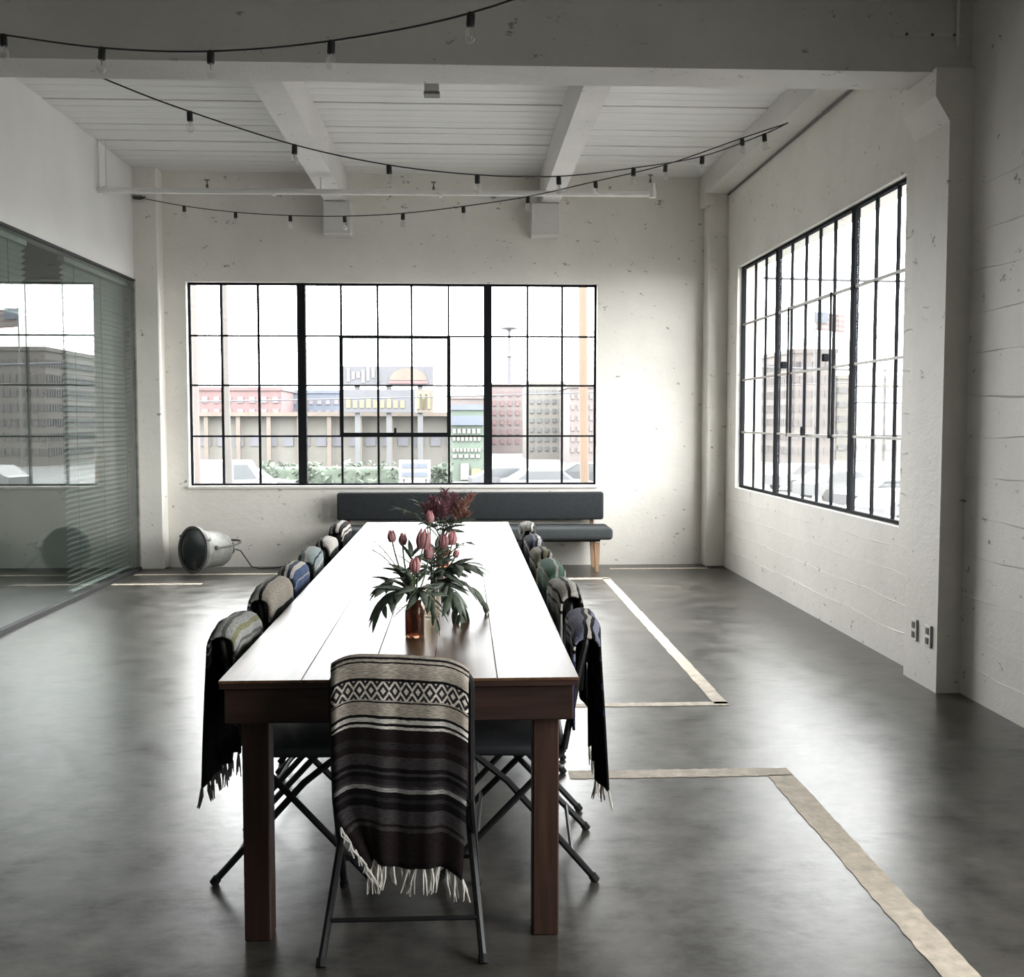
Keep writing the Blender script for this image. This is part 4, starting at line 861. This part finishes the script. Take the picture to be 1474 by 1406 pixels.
# kerb sign, hedge, vans
X0, Z1 = q(574, 662, 60); X1, Z0 = q(620, 690, 60)
sg = thing('street_sign', 'white street board with two blue bands in front of the hedge', 'sign', ((X0+X1)/2, 60, GZ)); hw = (X1-X0)/2
MB().cbox(-hw, -.06, Z0-GZ, hw, .06, Z1-GZ, .02).build('board', E_WHITE, sg)
for t in (.15, .6): MB().box(-hw*.8, -.09, Z0-GZ+(Z1-Z0)*t, hw*.8, -.05, Z0-GZ+(Z1-Z0)*(t+.22)).build('band', E_BLUE, sg)
for x in (-hw*.7, hw*.7): MB().box(x-.06, .06, 0, x+.06, .16, Z1-GZ-.2).build('post', E_GREY, sg)
def hedge(label, px0, px1, pytop, Y):
    X0, Z = q(px0, pytop, Y); X1, _ = q(px1, pytop, Y); mb = MB(); rnd = random.Random(int(px0))
    mb.cbox(X0, Y+.3, GZ, X1, Y+1.4, Z-.2, .2)
    for k in range(500):
        c = Vector((rnd.uniform(X0, X1), rnd.uniform(Y, Y+1.7), rnd.uniform(GZ+.1, Z))); s = rnd.uniform(.12, .3)
        e = [Vector((rnd.uniform(-s, s), rnd.uniform(-s, s), rnd.uniform(-s, s))) for _ in range(4)]
        mb.add([c+v for v in e], [(0, 1, 2), (0, 2, 3), (0, 3, 1), (1, 3, 2)])
    tag(mb.build('hedge', E_LEAF), label, 'hedge', kind='stuff')
hedge('clipped green hedge below the low cream building', 372, 572, 668, 62)
hedge('green hedge patch right of the white street board', 622, 648, 672, 62)
def car(label, x, y, rz, m, L_=4.4, Hh=1.45, van=False):
    r = thing('parked_car', label, 'car', (x, y, GZ), rz, 'vehicles in the street')
    if van: prof = [(-L_/2, .35), (L_/2, .35), (L_/2, .95), (L_/2-.7, 1.15), (L_/2-1.2, 2.0), (-L_/2+.05, 2.05)]
    else: prof = [(-L_/2, .35), (L_/2, .35), (L_/2-.05, .78), (L_/2-1.2, .92), (L_/2-1.9, Hh), (-L_/2+1.2, Hh), (-L_/2+.35, .98), (-L_/2, .9)]
    MB().prism(prof, -.88, .88, 'xz').build('body', m, r)
    if van: win = [(L_/2-1.9, 1.15), (L_/2-.85, 1.2), (L_/2-1.28, 1.85), (L_/2-1.9, 1.85)]
    else: win = [(-L_/2+.65, .97), (L_/2-1.4, .95), (L_/2-1.98, Hh-.07), (-L_/2+1.25, Hh-.07)]
    MB().prism(win, -.9, .9, 'xz').build('side_glass', GLS, r)
    for sx in (-L_/2+.8, L_/2-.85):
        for sy in (-.82, .82): MB().lathe([(.2, -.1), (.33, -.09), (.33, .09), (.2, .1)], 16, Matrix.Translation((sx, sy, .33)) @ Matrix.Rotation(PI/2, 4, 'X')).build('wheel', M_RUB, r, True)
C_W, C_S, C_D = mat('car_white', (.095, .095, .10), .3, var=.03), mat('car_silver', (.065, .067, .072), .3, var=.03), mat('car_dark', (.025, .027, .032), .3, var=.03)
X, _ = q(318, 690, 52); car('white van in the street at the left end of the back window', X, 52, .1, C_W, 5.2, van=True)
X, _ = q(362, 690, 56); car('white car beside the van in the street', X, 56, .05, C_W)
X, _ = q(735, 690, 58); car('silver car seen above the right end of the bench', X, 58, .1, C_S)
X, _ = q(790, 690, 55); car('white car in the street left of the timber pole', X, 55, .1, C_W, 4.8)
X, _ = q(850, 690, 63); car('dark car at the right edge of the back window', X, 63, .1, C_D)
for lab, px, Y, m in (('dark parked car at the near end of the right window', 1284, 44, C_D), ('silver parked car in the middle of the right window', 1212, 52, C_S), ('white parked car behind the right window mullion', 1160, 60, C_W)):
    X, _ = q(px, 700, Y); car(lab, X, Y, .35, m, 4.6, 1.5)
X, _ = q(1305, 720, 38); car('white parked car nearest the right window', X, 38, .5, C_W, 4.5)
# buildings beyond the right wall: seen through the right window and mirrored in the partition
X0, Z1 = q(1140, 508, 95); X1, _ = q(1204, 508, 95); building('brick office tower seen through the right window', X0, X1, 95, 14, Z1, E_BRICK, 7, 7, -1.8, Z1-.4, .5, .5, em('tower_glass', (.05, .045, .048)), True)
X0, Z1 = q(1206, 545, 105); X1, _ = q(1330, 545, 105); building('pale office block with window bands at the near end of the right window', X0, X1, 105, 14, Z1, E_CREAM, 5, 9, -1.8, Z1-.4, .8, .4, em('band_glass', (.06, .06, .065)), True)
X0, Z1 = q(1070, 575, 125); X1, _ = q(1135, 575, 125); building('grey block at the far end of the right window', X0, X1, 125, 12, Z1, E_GREY, 5, 8, -1.8, Z1-.4, .6, .5, em('grey_glass', (.05, .05, .055)), True)
for k, (lab, X, Y) in enumerate((('striped flag on a pole above the brick tower, left one', 30.5, 92.5), ('striped flag on a pole above the brick tower, right one', 34.0, 92.5))):
    f = thing('flag_pole', lab, 'flag', (X, Y, GZ), 0, 'flags by the brick tower'); h = 13.4
    MB().tube([(0, 0, 0), (0, 0, h)], .07, 8).build('pole', E_GREY, f, True)
    for j in range(7):
        vs = []; 
        for i in range(9): xx = .08+2.6*i/8; vs += [(xx, .12*math.sin(i*1.1), h-.1-.22*j-.25*i/8), (xx, .12*math.sin(i*1.1), h-.1-.22*(j+1)-.25*i/8), (xx, .12*math.sin(i*1.1)+.02, h-.1-.22*j-.25*i/8), (xx, .12*math.sin(i*1.1)+.02, h-.1-.22*(j+1)-.25*i/8)]
        fs = []
        for i in range(8): a = 4*i; fs += [(a, a+1, a+5, a+4), (a+2, a+6, a+7, a+3), (a, a+4, a+6, a+2), (a+1, a+3, a+7, a+5)]
        MB().add(vs, fs+[(0, 2, 3, 1), (32, 33, 35, 34)]).build('stripe', E_RED if j % 2 == 0 else E_WHITE, f)
    MB().box(.08, -.06, h-1.0, 1.1, .12, h-.1).build('canton', E_BLUE, f)
# overhead wires
def wire(label, a, b_, sag, r=.035):
    a, b_ = Vector(a), Vector(b_); pts = [a.lerp(b_, k/16)-Vector((0, 0, sag*4*(k/16)*(1-k/16))) for k in range(17)]
    tag(MB().tube(pts, r, 5).build('overhead_wire', E_DARK, None, True), label, 'wire', 'overhead wires in the street')
wire('overhead wire crossing low in the back window', (-30, 48, 2.2), (30, 56, 4.0), .4)
wire('upper overhead wire slanting across the right window', (6, 24, 6.2), (30, 24, 14.0), .6, .05)
wire('second overhead wire slanting across the right window', (6, 26, 5.0), (32, 30, 6.6), .5, .04)
wire('third overhead wire low in the right window', (8, 40, 3.6), (50, 44, 4.4), .5, .05)
